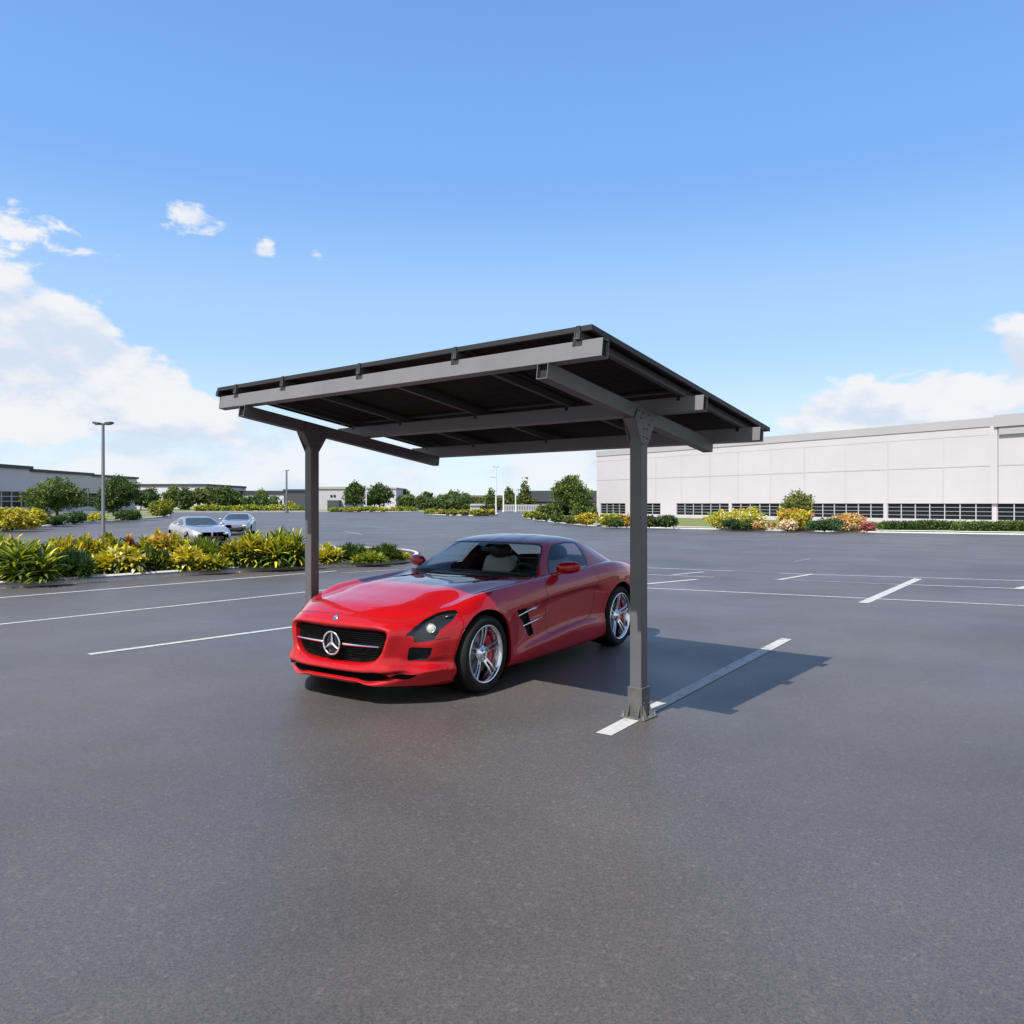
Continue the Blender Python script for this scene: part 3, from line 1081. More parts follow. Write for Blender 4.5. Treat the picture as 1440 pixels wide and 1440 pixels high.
# mirrors
for side in (-1, 1):
    m = MB()
    c = Vector((1.40, side * .985, .985))
    prof = []
    def shell(x, y, z):
        # blunt forward bowl with a squared outline, flat rear
        dx, dy, dz = (x - c.x) / .075, (y - c.y) / .125, (z - c.z) / .068
        k = (abs(dy)**3.2 + abs(dz)**3.2)**(1 / 3.2)
        e = math.hypot(dy, dz)
        f_ = e / k if k > 1e-6 else 1
        dy, dz = dy * f_, dz * f_
        if dx > 0: dx *= .35
        t = 1 - .16 * max(0, side * dy)
        return (c.x + dx * .075 * t + .022 * side * dy, c.y + dy * .125, c.z + dz * .064 * t + .010 * side * dy)
    m.ellipsoid(tuple(c), (.075, .125, .068), 32, 22, 0, shell)
    mir = m.build('mirror', M['red'], car)
    a = MB()
    a.tube([(1.28, side * .855, .905), (1.31, side * .90, .925), (1.36, side * .94, .945)], [.022, .02, .022], 10)
    a.build('mirror_arm', M['red'], mir)
    g = MB()
    g.ellipsoid((c.x + .026, c.y, c.z), (.006, .098, .046), 20, 10)
    g.build('mirror_glass', M['chrome'], mir)

# ------------------------------------------------------------------ cabin
m = MB()
prof = [(1.12, .885), (1.22, .905), (1.34, .915), (1.46, .895), (1.50, .84), (1.47, .72), (1.42, .55), (1.2, .5)]
m.prism(prof, 'y', -.76, .76)
dash = m.build('dashboard', M['cabin'], car, bevel=.02)
m = MB()
m.prism([(1.40, .905), (1.52, .93), (1.55, .90), (1.50, .85)], 'y', -.52, -.24)
m.build('instrument_hood', M['cabin'], dash, bevel=.012)
m = MB()
cw, rw = Vector((1.60, -.38, .83)), .175
axis = Vector((1, 0, .42)).normalized()
mt = axis.to_track_quat('Z', 'Y').to_matrix()
pts = [cw + mt @ Vector((rw * math.cos(t), rw * math.sin(t), 0)) for t in np.linspace(0, 2 * math.pi, 33)]
m.tube(pts, .016, 8, caps=False)
for t in (0, math.pi, -math.pi / 2):
    m.tube([cw, cw + mt @ Vector((rw * math.cos(t), rw * math.sin(t), 0))], .014, 6)
m.tube([cw, cw - axis * -.0 + Vector((-.12, 0, .03))], .035, 10)
m.build('steering_wheel', M['cabin'], car)


def soft(name, pts, mats, parent, lv=2):
    """rounded block from a box cage."""
    mb = MB()
    mb.hexa(pts)
    o = mb.build(name, mats, parent)
    s = o.modifiers.new('subsurf', 'SUBSURF')
    s.levels = s.render_levels = lv
    for p in o.data.polygons: p.use_smooth = True
    return o


for side in (-1, 1):
    yc = side * .37
    root = group_empty('seat', car)
    def blk(name, x0, x1, w0, w1, z0, z1, lean, mt_, e=.0):
        # a padded block; lean shifts its top rearwards
        m = MB()
        nx, ny, nz = 4, 6, 6
        x_ = (x0 + x1) / 2
        def tf_(x, y, z):
            t = (z - z0) / (z1 - z0)
            w = w0 + (w1 - w0) * t
            return (x + lean * t, yc + (y) * w, z)
        m.hexa([tf_(x0, -.5, z0), tf_(x1, -.5, z0), tf_(x1, .5, z0), tf_(x0, .5, z0), tf_(x0, -.5, z1), tf_(x1, -.5, z1), tf_(x1, .5, z1), tf_(x0, .5, z1)])
        return m.build(name, mt_, root, bevel=.045)
    blk('cushion', 1.52, 2.02, .48, .50, .32, .47, 0, M['cabin'])
    blk('backrest', 1.95, 2.09, .54, .40, .45, 1.02, .20, M['leather'])
    blk('bolster', 2.02, 2.10, .60, .46, .45, .98, .20, M['cabin'])
    h_ = MB()
    h_.ellipsoid((2.19, yc, 1.075), (.075, .155, .105), 20, 14)
    h_.build('headrest', M['cabin'], root)
m = MB()
m.box(2.34, 2.42, -.74, .74, .3, .99)
m.box(2.42, 2.98, -.70, .70, .86, .90)
m.build('rear_bulkhead', M['cabin'], car, bevel=.02)
m = MB()
m.box(1.12, 2.4, -.80, .80, .20, .26)
m.box(1.30, 2.35, -.11, .11, .26, .58)
for s in (-1, 1):
    m.box(1.14, 2.40, s * .80 - .035, s * .80 + .03, .26, .918)
m.build('cabin_tub', M['cabin'], car)
m = MB()
m.prism([(1.40, 1.165), (1.445, 1.16), (1.445, 1.115), (1.41, 1.11)], 'y', -.11, .11)
m.build('rear_view_mirror', M['black'], car, bevel=.01)

# ------------------------------------------------------------------ wheels
def make_wheel(r, rr_, w, front=True):
    """axis along y, outer face towards -y; r tyre radius, rr_ rim radius, w width."""
    root = group_empty('wheel', car)
    o = -w / 2
    m = MB()
    m.lathe([(rr_ - .004, o + .014), (rr_ + .006, o + .004), (rr_ + .03, o - .004), (r - .045, o - .006), (r - .02, o + .006), (r - .006, o + .022), (r, o + .05),
             (r, o + w - .05), (r - .02, o + w - .006), (rr_, o + w)], 72, 'y')
    for rad in (r - .001, ):
        pass
    m.build('tyre', M['tyre'], root)
    m = MB()
    # barrel and outer lip
    m.lathe([(rr_ + .002, o + .012), (rr_ + .001, o + .003), (rr_ - .008, o + .001), (rr_ - .016, o + .010), (rr_ - .026, o + .03), (rr_ - .034, o + .10), (rr_ - .036, o + w - .02)], 72, 'y')
    # hub
    m.lathe([(0, o + .030), (.024, o + .030), (.030, o + .034), (.032, o + .042), (.066, o + .046), (.074, o + .06), (.074, o + .12)], 40, 'y')
    for k in range(5):
        a = math.pi / 2 + math.pi / 5 + k * 2 * math.pi / 5
        c = (.050 * math.cos(a), o + .044, .050 * math.sin(a))
        m.lathe([(0, -.003), (.009, -.003), (.010, .006)], 10, 'y', c)
    # five pairs of slim spokes
    for k in range(5):
        a = math.pi / 2 + k * 2 * math.pi / 5
        d = Vector((math.cos(a), 0, math.sin(a)))
        s = Vector((-math.sin(a), 0, math.cos(a)))
        for q in (-1, 1):
            secs = []
            for t in np.linspace(0, 1, 9):
                rad = .052 + (rr_ - .012 - .052) * t
                off = q * (.0175 + .011 * t**1.4)
                wd = .0125 - .0025 * math.sin(t * math.pi) + .004 * max(0, t - .8) * 5
                y_ = o + .050 - .030 * math.sin(min(1, t * 1.1) * math.pi / 2) + .008 * (1 - t)
                dp = .034 - .012 * t
                c = d * rad + s * off
                secs.append([c + s * wd + Vector((0, y_ + .006, 0)), c + s * wd * .55 + Vector((0, y_, 0)), c - s * wd * .55 + Vector((0, y_, 0)), c - s * wd + Vector((0, y_ + .006, 0)),
                             c - s * wd * .9 + Vector((0, y_ + dp, 0)), c + s * wd * .9 + Vector((0, y_ + dp, 0))])
            v = [p for sc in secs for p in sc]
            fs = [(i * 6 + j, i * 6 + (j + 1) % 6, (i + 1) * 6 + (j + 1) % 6, (i + 1) * 6 + j) for i in range(8) for j in range(6)]
            m.add(v, fs, 0, False)
        # web filling the root of each pair
        v = []
        for t in np.linspace(0, 1, 5):
            rad = .05 + .05 * t
            hw = .020
            y_ = o + .058 - .012 * t
            v += [d * rad + s * hw + Vector((0, y_, 0)), d * rad - s * hw + Vector((0, y_, 0))]
        m.add(v, [(2 * i, 2 * i + 1, 2 * i + 3, 2 * i + 2) for i in range(4)], 0, True)
    rim = m.build('rim', M['alloy'], root)
    m = MB()
    m.lathe([(.07, o + .105), (.185, o + .105), (.187, o + .110), (.187, o + .130), (.07, o + .130)], 56, 'y')
    m.lathe([(.0, o + .09), (.085, o + .09), (.09, o + .125)], 40, 'y')
    m.build('brake_disc', M['disc'], root)
    m = MB()
    n_ = 14
    a0, a1 = R(-32), R(48)
    v = []
    for i in range(n_ + 1):
        a = a0 + (a1 - a0) * i / n_
        e = .006 * math.sin(math.pi * i / n_)**.5
        for (rad, y_) in ((.125 - e, o + .086), (.19 + e, o + .080), (.205 + e, o + .10), (.205 + e, o + .15), (.12, o + .15)):
            v.append((rad * math.cos(a), y_, rad * math.sin(a)))
    fs = [(i * 5 + j, i * 5 + (j + 1) % 5, (i + 1) * 5 + (j + 1) % 5, (i + 1) * 5 + j) for i in range(n_) for j in range(5)] + [(0, 1, 2, 3, 4), tuple(n_ * 5 + j for j in range(5))]
    m.add(v, fs, 0, False)
    m.build('brake_caliper', M['caliper'], root, bevel=.004)
    m = MB()
    m.lathe([(0, o + .14), (rr_ - .037, o + .14)], 40, 'y')
    m.build('wheel_back', M['under'], root)
    return root


wf = make_wheel(.334, .250, .255)
wf.location = (0, -.828, .334)
wr = make_wheel(.342, .264, .285)
wr.location = (2.68, -.822, .342)
for w0 in (wf, wr):
    c = copy_tree(w0)
    c.parent = car
    c.location = (w0.location.x, -w0.location.y, w0.location.z)
    c.rotation_euler = (0, 0, math.pi)

# tail lamps
for side in (-1, 1):
    m = MB()
    pts = []
    for (u, v) in ((16.6, 7.2), (17.2, 7.1), (17.6, 7.2), (18.0, 7.4)):
        p, n = at_uv(u, v, side, .002)
        pts.append(p)
    m.tube(pts, [.02, .03, .032, .02], 10)
    m.build('tail_lamp', mat('tail_red', (.4, .01, .01), .15, coat=1), car)
# ------------------------------------------------------------------ carport
M['steel'] = noisy(mat('grey_powder_coat', (.115, .115, .12), .45, spec=.4), [(.3, (.078, .078, .083)), (.7, (.096, .096, .101))], 3, 4)
M['purlin'] = noisy(mat('sunlit_powder_coat', (.14, .14, .145), .45, spec=.4), [(.3, (.128, .127, .133)), (.7, (.150, .149, .155))], 3, 4)  # same steel as the posts, lightened to paint in sun on the front beam
M['dark_steel'] = mat('black_anodised', (.012, .012, .013), .4)
M['hollow'] = mat('hollow_shade', (.004, .004, .004), .8)  # black for the plugging plates, painted in as the shade inside the tubes
M['zinc'] = mat('zinc_bolt', (.45, .45, .45), .35, .9)
M['base_steel'] = noisy(mat('base_steel', (.15, .15, .145), .4, spec=.5), [(.3, (.06, .06, .06)), (.7, (.11, .11, .105))], 6, 5)
M['panel_frame'] = mat('panel_frame', (.016, .016, .018), .5, spec=.3)
M['rail'] = mat('rail_aluminium', (.045, .045, .047), .5)
M['cells'] = mat('solar_glass', (.006, .008, .014), .08, coat=.6)


def backsheet():
    """black solar back sheet with a faint grid of cells and strings."""
    m = mat('solar_backsheet', (.012, .012, .012), .8, spec=.1)
    t = m.node_tree
    b = t.nodes['Principled BSDF']
    c = t.nodes.new('ShaderNodeTexCoord')
    br = t.nodes.new('ShaderNodeTexBrick')
    br.offset = 0.0
    br.inputs['Scale'].default_value = 1.0
    br.inputs['Brick Width'].default_value = .166
    br.inputs['Row Height'].default_value = .083
    br.inputs['Mortar Size'].default_value = .004
    br.inputs['Color1'].default_value = (.010, .010, .011, 1)
    br.inputs['Color2'].default_value = (.016, .014, .014, 1)
    br.inputs['Mortar'].default_value = (.030, .028, .028, 1)
    t.links.new(c.outputs['Object'], br.inputs['Vector'])
    t.links.new(br.outputs['Color'], b.inputs['Base Color'])
    return m


M['backsheet'] = backsheet()

CP_A = 0.6793                      # azimuth of the slope direction
TILT = 0.1412
ct, st = math.cos(TILT), math.sin(TILT)
HP = 2.263                         # underside of the arms above the right post
carport = empty('carport', (.9715, 6.0217, 0), R(90) - CP_A)
tag(carport, 'grey steel two post carport with tilted solar panel roof over the red car', 'carport')


def sl_(q, v, n):
    """slope frame: q along the slope (rearwards), v along the purlins, n above the arm's underside."""
    return (q * ct + n * st, v, HP - q * st + n * ct)


WP = .0992 / 2
POSTS = [(0.0, 0.0), (-.4435, 3.4621)]
ARM_H, PUR_H = .1054, .1165
N_PUR = ARM_H + PUR_H
RAIL_H = .052
N_PAN = N_PUR + RAIL_H
SLOPE_END = {0: (-1.2565, 1.235), 1: (-1.2492, 1.335)}
for k, (pu, pv) in enumerate(POSTS):
    top = HP - pu * st / ct - .127
    mb = MB()
    mb.box(pu - WP, pu + WP, pv - WP, pv + WP, .02, top + .02)
    # flared head under the arm
    z0, z1 = top, HP - pu * st / ct
    dz = .150 * st / ct
    for (a, b) in ((-.048, .048),):
        poly = [(pu - WP + .0015, z0), (pu + WP - .0015, z0), (pu + .150, z1 - dz - .001), (pu - .150, z1 + dz - .001)]
        mb.prism(poly, 'y', pv + a, pv + b)
    post = mb.build('post', M['steel'], carport, bevel=.006)
    # gusset plates on both sides
    for s in (-1, 1):
        g = MB()
        zt = z1 + ARM_H * .82
        poly = [(pu - WP * .9, z0 - .05), (pu + WP * .9, z0 - .05), (pu + .143, z1 - dz), (pu + .125, z1 - dz + ARM_H * .35), (pu + .03, zt - .004), (pu - .10, zt + .012), (pu - .143, z1 + dz)]
        ya = pv + s * (WP + .0005)
        g.prism(poly, 'y', ya, ya + s * .006)
        gp = g.build('gusset_plate', M['steel'], post)
        for (bu, bz) in ((-.09, .075), (-.03, .06), (.05, .05), (.10, .015), (-.07, .02), (-.02, -.06), (.03, -.06), (-.02, -.12), (.025, -.13), (.06, -.02)):
            b = MB()
            b.lathe([(0, 0), (.0055, 0), (.0055, .005), (.003, .007), (0, .007)], 8, 'y', (0, 0, 0))
            for i in range(len(b.v)):
                x, y, z = b.v[i]
                b.v[i] = (x + pu + bu, ya + s * .006 + s * y, z + z1 + bz)
            b.build('bolt', M['dark_steel'], post)
    # foot: sleeve, stiffeners, plate and anchors
    f = MB()
    S = .0625
    f.box(pu - S, pu + S, pv - S, pv + S, .014, .235)
    sleeve = f.build('sleeve', M['base_steel'], post, bevel=.003)
    for s in (-1, 1):
        for w in (-.046, .046):
            r = MB()
            r.prism([(pu + s * S, .014), (pu + s * (S + .034), .014), (pu + s * (S + .034), .026), (pu + s * (S + .003), .105), (pu + s * S, .105)], 'y', pv + w - .004, pv + w + .004)
            r.build('stiffener', M['base_steel'], post)
            r = MB()
            r.prism([(pv + s * S, .014), (pv + s * (S + .034), .014), (pv + s * (S + .034), .026), (pv + s * (S + .003), .105), (pv + s * S, .105)], 'x', pu + w - .004, pu + w + .004)
            r.build('stiffener', M['base_steel'], post)
    p = MB()
    p.box(pu - .108, pu + .108, pv - .108, pv + .108, .001, .014)
    p.build('base_plate', M['base_steel'], post, bevel=.002)
    for sx in (-1, 1):
        for sy in (-1, 1):
            a = MB()
            c = (pu + sx * .086, pv + sy * .086, .014)
            a.lathe([(0, 0), (.014, 0), (.014, .014), (.006, .014), (.006, .034), (0, .034)], 6, 'z', c, smooth=False)
            a.build('anchor_bolt', M['zinc'], post)
    for (w, z) in ((-.03, .12), (.0, .155), (.035, .11), (0, .085), (.03, .16)):
        for s in (-1, 1):
            a = MB()
            a.ellipsoid((pu + w, pv + s * (S + .001), z), (.006, .003, .006), 8, 5)
            a.build('screw', M['zinc'], post)
    # arm (hollow section, front end plugged by a plate painted black as shade)
    q0, q1 = SLOPE_END[k]
    A = .0888 / 2
    m = MB()
    T = .006
    def arm_box(qa, qb, va, vb, na, nb, mi=0, mm=m):
        mm.hexa([sl_(qa, va, na), sl_(qb, va, na), sl_(qb, vb, na), sl_(qa, vb, na), sl_(qa, va, nb), sl_(qb, va, nb), sl_(qb, vb, nb), sl_(qa, vb, nb)], mi)
    arm_box(q0, q1, pv - A, pv - A + T, 0, ARM_H)
    arm_box(q0, q1, pv + A - T, pv + A, 0, ARM_H)
    arm_box(q0, q1 - .04, pv - A + T, pv + A - T, 0, T)
    arm_box(q0, q1, pv - A + T, pv + A - T, ARM_H - T, ARM_H)
    arm_box(q0 + .03, q0 + .04, pv - A + T, pv + A - T, T, ARM_H - T, 1)
    arm_box(q1 - .006, q1, pv - A + T, pv + A - T, 0, ARM_H - T)
    arm = m.build('arm', [M['steel'], M['hollow']], carport, bevel=.0025)

# purlins
V0, V1 = -.4357, 3.8788
for q in (-1.2027, .2241, 1.3506):
    m = MB()
    W, T = .0395, .005
    def pb(va, vb, qa, qb, na, nb, mi=0, mm=m):
        mm.hexa([sl_(qa, va, na), sl_(qb, va, na), sl_(qb, vb, na), sl_(qa, vb, na), sl_(qa, va, nb), sl_(qb, va, nb), sl_(qb, vb, nb), sl_(qa, vb, nb)], mi)
    e = .001
    pb(V0, V1, q - W, q - W + T, ARM_H + e, N_PUR)
    pb(V0, V1, q + W - T, q + W, ARM_H + e, N_PUR)
    pb(V0, V1, q - W + T, q + W - T, ARM_H + e, ARM_H + T)
    pb(V0, V1, q - W + T, q + W - T, N_PUR - T, N_PUR)
    pb(V0 + .02, V0 + .03, q - W + T, q + W - T, ARM_H + T, N_PUR - T, 1)  # black end plates stand in for the shade inside the purlin
    pb(V1 - .03, V1 - .02, q - W + T, q + W - T, ARM_H + T, N_PUR - T, 1)
    m.build('purlin', [M['purlin'], M['hollow']], carport, bevel=.0025)

# rails along the slope, with clamps at the front edge
Q0, Q1 = -1.2633, 1.7224
RV0, RV1 = -.3635, 3.9108
RAILS = [RV0 + .10, RV0 + 1.15, RV0 + 2.19, RV0 + 3.21, RV1 - .33]
for i, v in enumerate(RAILS):
    m = MB()
    w = .021
    def rb(qa, qb, va, vb, na, nb, mi=0, mm=m):
        mm.hexa([sl_(qa, va, na), sl_(qb, va, na), sl_(qb, vb, na), sl_(qa, vb, na), sl_(qa, va, nb), sl_(qb, va, nb), sl_(qb, vb, nb), sl_(qa, vb, nb)], mi)
    rb(Q0 - .012, Q1 + .004, v - w, v + w, N_PUR + .001, N_PUR + .012)
    rb(Q0 - .012, Q1 + .004, v - w, v - w + .006, N_PUR + .012, N_PAN - .001)
    rb(Q0 - .012, Q1 + .004, v + w - .006, v + w, N_PUR + .012, N_PAN - .001)
    rb(Q0 - .012, Q1 + .004, v - .005, v + .005, N_PUR + .012, N_PAN - .012)
    rail = m.build('rail', M['rail'], carport)
    for qq in (Q0 - .010, Q1 + .001):
        c = MB()
        c.hexa([sl_(qq, v - .015, N_PUR + .012), sl_(qq + .009, v - .015, N_PUR + .012), sl_(qq + .009, v + .015, N_PUR + .012), sl_(qq, v + .015, N_PUR + .012),
                sl_(qq, v - .015, N_PAN + .0365), sl_(qq + .009, v - .015, N_PAN + .0365), sl_(qq + .009, v + .015, N_PAN + .0365), sl_(qq, v + .015, N_PAN + .0365)])
        c.build('clamp', M['dark_steel'], rail, bevel=.002)
    for q in (-1.2027, .2241, 1.3506):
        bk = MB()
        bk.hexa([sl_(q - .0435, v + .022, N_PUR - .03), sl_(q - .0400, v + .022, N_PUR - .03), sl_(q - .0400, v + .05, N_PUR - .03), sl_(q - .0435, v + .05, N_PUR - .03),
                 sl_(q - .0435, v + .022, N_PUR + .03), sl_(q - .0400, v + .022, N_PUR + .03), sl_(q - .0400, v + .05, N_PUR + .03), sl_(q - .0435, v + .05, N_PUR + .03)])
        bk.build('bracket', M['dark_steel'], rail)

# eight panels, four across and two up the slope
FR = .035
pw = (RV1 - RV0) / 4
qm = (Q0 + Q1) / 2
for i in range(4):
    for (qa, qb) in ((Q0, qm - .0005), (qm + .0005, Q1)):
        va, vb = RV0 + i * pw + .0005, RV0 + (i + 1) * pw - .0005
        root = group_empty('solar_panel', carport)
        m = MB()
        def fb(a, b, c_, d, na, nb, mm=m, mi=0):
            mm.hexa([sl_(a, c_, na), sl_(b, c_, na), sl_(b, d, na), sl_(a, d, na), sl_(a, c_, nb), sl_(b, c_, nb), sl_(b, d, nb), sl_(a, d, nb)], mi)
        t = .022
        fb(qa, qa + t, va, vb, N_PAN, N_PAN + FR)
        fb(qb - t, qb, va, vb, N_PAN, N_PAN + FR)
        fb(qa + t, qb - t, va, va + t, N_PAN, N_PAN + FR)
        fb(qa + t, qb - t, vb - t, vb, N_PAN, N_PAN + FR)
        m.build('frame', M['panel_frame'], root)
        g = MB()
        fb(qa + t, qb - t, va + t, vb - t, N_PAN + FR - .008, N_PAN + FR - .002, g)
        g.build('glass', M['cells'], root)
        bs = MB()
        fb(qa + t, qb - t, va + t, vb - t, N_PAN + FR - .014, N_PAN + FR - .0085, bs)
        bs.build('backsheet', M['backsheet'], root)

# short end rail with its clamp at the left front corner
m = MB()
v = RV1 - .03
m.hexa([sl_(Q0 - .012, v - .021, N_PUR + .001), sl_(Q0 + .13, v - .021, N_PUR + .001), sl_(Q0 + .13, v + .021, N_PUR + .001), sl_(Q0 - .012, v + .021, N_PUR + .001),
        sl_(Q0 - .012, v - .021, N_PAN - .001), sl_(Q0 + .13, v - .021, N_PAN - .001), sl_(Q0 + .13, v + .021, N_PAN - .001), sl_(Q0 - .012, v + .021, N_PAN - .001)])
m.build('rail', M['panel_frame'], carport)
# ------------------------------------------------------------------ ground
def asphalt():
    m = mat('asphalt', (.08, .08, .085), .78, spec=.65)
    t = m.node_tree
    b = t.nodes['Principled BSDF']
    c = t.nodes.new('ShaderNodeTexCoord')
    def nz(scale, detail, rough=.6):
        n = t.nodes.new('ShaderNodeTexNoise')
        n.inputs['Scale'].default_value = scale
        n.inputs['Detail'].default_value = detail
        n.inputs['Roughness'].default_value = rough
        t.links.new(c.outputs['Object'], n.inputs['Vector'])
        return n.outputs['Fac']
    def ramp(src, a, ca, b_, cb):
        r = t.nodes.new('ShaderNodeValToRGB')
        r.color_ramp.elements[0].position = a; r.color_ramp.elements[0].color = (*ca, 1)
        r.color_ramp.elements[1].position = b_; r.color_ramp.elements[1].color = (*cb, 1)
        t.links.new(src, r.inputs[0])
        return r.outputs[0]
    def mixc(mode, fac, a, b_):
        n = t.nodes.new('ShaderNodeMixRGB')
        n.blend_type = mode
        n.inputs[0].default_value = fac
        t.links.new(a, n.inputs[1]); t.links.new(b_, n.inputs[2])
        return n.outputs[0]
    base = ramp(nz(.35, 5), .32, (.060, .053, .049), .70, (.084, .075, .070))
    patch = ramp(nz(.09, 7, .6), .35, (.80, .80, .81), .65, (1.12, 1.11, 1.10))
    v = t.nodes.new('ShaderNodeTexVoronoi')
    v.inputs['Scale'].default_value = 150
    t.links.new(c.outputs['Object'], v.inputs['Vector'])
    hs = t.nodes.new('ShaderNodeSeparateColor')
    t.links.new(v.outputs['Color'], hs.inputs[0])
    chips = ramp(hs.outputs[0], .0, (.62, .62, .63), 1.0, (1.36, 1.34, 1.32))
    v2 = t.nodes.new('ShaderNodeTexVoronoi')
    v2.inputs['Scale'].default_value = 46
    t.links.new(c.outputs['Object'], v2.inputs['Vector'])
    hs2 = t.nodes.new('ShaderNodeSeparateColor')
    t.links.new(v2.outputs['Color'], hs2.inputs[0])
    chips2 = ramp(hs2.outputs[1], .88, (1, 1, 1), .99, (1.9, 1.85, 1.75))
    pores = ramp(nz(60, 3), .34, (.55, .55, .56), .50, (1, 1, 1))
    col = mixc('MULTIPLY', 1.0, base, patch)
    col = mixc('MULTIPLY', .70, col, chips)
    col = mixc('MULTIPLY', .3, col, chips2)
    col = mixc('MULTIPLY', .5, col, pores)
    t.links.new(col, b.inputs['Base Color'])
    rr = t.nodes.new('ShaderNodeMapRange')
    t.links.new(nz(.5, 5), rr.inputs['Value'])
    rr.inputs['From Min'].default_value = .35; rr.inputs['From Max'].default_value = .65
    rr.inputs['To Min'].default_value = .42; rr.inputs['To Max'].default_value = .56
    t.links.new(rr.outputs[0], b.inputs['Roughness'])
    bp = t.nodes.new('ShaderNodeBump')
    bp.inputs['Strength'].default_value = .14
    bp.inputs['Distance'].default_value = .003
    t.links.new(v.outputs['Distance'], bp.inputs['Height'])
    t.links.new(bp.outputs['Normal'], b.inputs['Normal'])
    return m


M['asphalt'] = asphalt()
M['line'] = noisy(mat('white_road_paint', (.42, .41, .40), .65), [(.34, (.20, .197, .193)), (.46, (.34, .336, .328)), (.8, (.40, .392, .384))], 11, 9, bump=.2)
M['worn_line'] = noisy(mat('worn_road_paint', (.4, .4, .4), .7), [(.35, (.13, .128, .128)), (.6, (.28, .28, .275))], 5, 8)
M['kerb'] = noisy(mat('kerb_concrete', (.36, .355, .345), .85), [(.3, (.36, .355, .345)), (.7, (.47, .46, .45))], 6, 8, bump=.4)
M['soil'] = noisy(mat('dark_mulch', (.03, .018, .012), .95), [(.3, (.014, .009, .006)), (.7, (.05, .032, .022))], 14, 8, bump=1)
M['turf'] = noisy(mat('turf', (.12, .16, .03), .9), [(.3, (.07, .10, .02)), (.7, (.14, .16, .035))], 2.5, 8, bump=1)
M['gravel'] = noisy(mat('pale_gravel', (.42, .40, .36), .9), [(.3, (.25, .24, .21)), (.7, (.36, .345, .31))], 8, 8)


def sheet(name, pts, z, m):
    mb = MB()
    mb.add([(p[0], p[1], z) for p in pts], [tuple(range(len(pts)))])
    o = mb.build(name, m)
    if o.data.polygons[0].normal.z < 0: o.data.flip_normals()
    return struct(o)


mb = MB()
mb.add([(-2500, -300, 0), (2500, -300, 0), (2500, 4500, 0), (-2500, 4500, 0)], [(0, 1, 2, 3)])
struct(mb.build('ground', M['asphalt']))


def stripe(p0, p1, w, m, z=.004, name='parking_line'):
    a, b = ground(*p0), ground(*p1)
    d = (b - a).normalized()
    s = Vector((-d.y, d.x, 0)) * w / 2
    mb = MB()
    n = 12
    v = []
    for i in range(n + 1):
        q = a + (b - a) * i / n
        v += [(q.x + s.x, q.y + s.y, z), (q.x - s.x, q.y - s.y, z)]
    mb.add(v, [(2 * i, 2 * i + 1, 2 * i + 3, 2 * i + 2) for i in range(n)])
    return struct(mb.build(name, m))


stripe((848.5, 1033), (1106, 898.5), .125, M['line'])
stripe((125, 920.5), (430, 879.5), .10, M['line'])
stripe((-60, 884.5), (470, 828.5), .085, M['line'])
stripe((-60, 845.5), (473, 803), .10, M['line'])
stripe((480, 806), (560, 801), .09, M['worn_line'])
stripe((1214, 848), (1291, 814), .16, M['line'])
stripe((905, 827), (1460, 853), .085, M['line'], .0045)
stripe((1097, 806.5), (1460, 817.5), .085, M['line'])
stripe((1088, 814.5), (1250, 821.5), .07, M['worn_line'])
stripe((1250, 821.5), (1460, 829), .08, M['line'], .005)
stripe((1095, 815.5), (1143, 807.5), .11, M['line'], .006)
stripe((1430, 828.5), (1450, 824), .16, M['line'], .006)
stripe((905, 798.5), (1030, 803), .08, M['line'])
stripe((1030, 803), (1110, 806), .06, M['worn_line'], .005)
stripe((905, 808), (1005, 812), .07, M['line'], .005)
stripe((946, 808.5), (990, 804.5), .10, M['line'], .006)
stripe((910, 821.5), (980, 815), .12, M['line'], .006)
stripe((1118, 790), (1140, 785.5), .06, M['worn_line'])
stripe((515, 744), (1440, 763), .10, M['worn_line']).hide_render = False
stripe((485, 747), (510, 752), .10, M['worn_line'])
stripe((520, 740), (560, 745), .10, M['worn_line'])


# ------------------------------------------------------------------ kerbed beds
def kerb_ring(name, pts, w=.16, h=.13, closed=True):
    """a kerb of real section running along pts (world xy), inside edge to the left of travel."""
    n = len(pts)
    P = [Vector((p[0], p[1], 0)) for p in pts]
    v, f = [], []
    for i in range(n):
        a = P[i - 1] if (closed or i) else P[i]
        b = P[(i + 1) % n] if (closed or i < n - 1) else P[i]
        t = (b - a).normalized()
        s = Vector((-t.y, t.x, 0))
        q = P[i]
        v += [q, q + s * .055 + Vector((0, 0, h - .025)), q + s * .08 + Vector((0, 0, h)), q + s * w + Vector((0, 0, h)), q + s * w]
    m = n if closed else n - 1
    for i in range(m):
        j = (i + 1) % n
        for k in range(4):
            f.append((i * 5 + k, j * 5 + k, j * 5 + k + 1, i * 5 + k + 1))
    mb = MB()
    mb.add(v, f, 0, False)
    return struct(mb.build(name, M['kerb']))


def smooth_path(pts, n=6):
    """Catmull-Rom through the points."""
    P = [Vector((p[0], p[1], 0)) for p in pts]
    out = []
    for i in range(len(P) - 1):
        p0, p1, p2, p3 = P[max(0, i - 1)], P[i], P[i + 1], P[min(len(P) - 1, i + 2)]
        for j in range(n):
            t = j / n
            out.append(.5 * ((2 * p1) + (p2 - p0) * t + (2 * p0 - 5 * p1 + 4 * p2 - p3) * t**2 + (3 * p1 - p0 - 3 * p2 + p3) * t**3))
    out.append(P[-1])
    return out


gp = lambda x, y: tuple(ground(x, y)[:2])
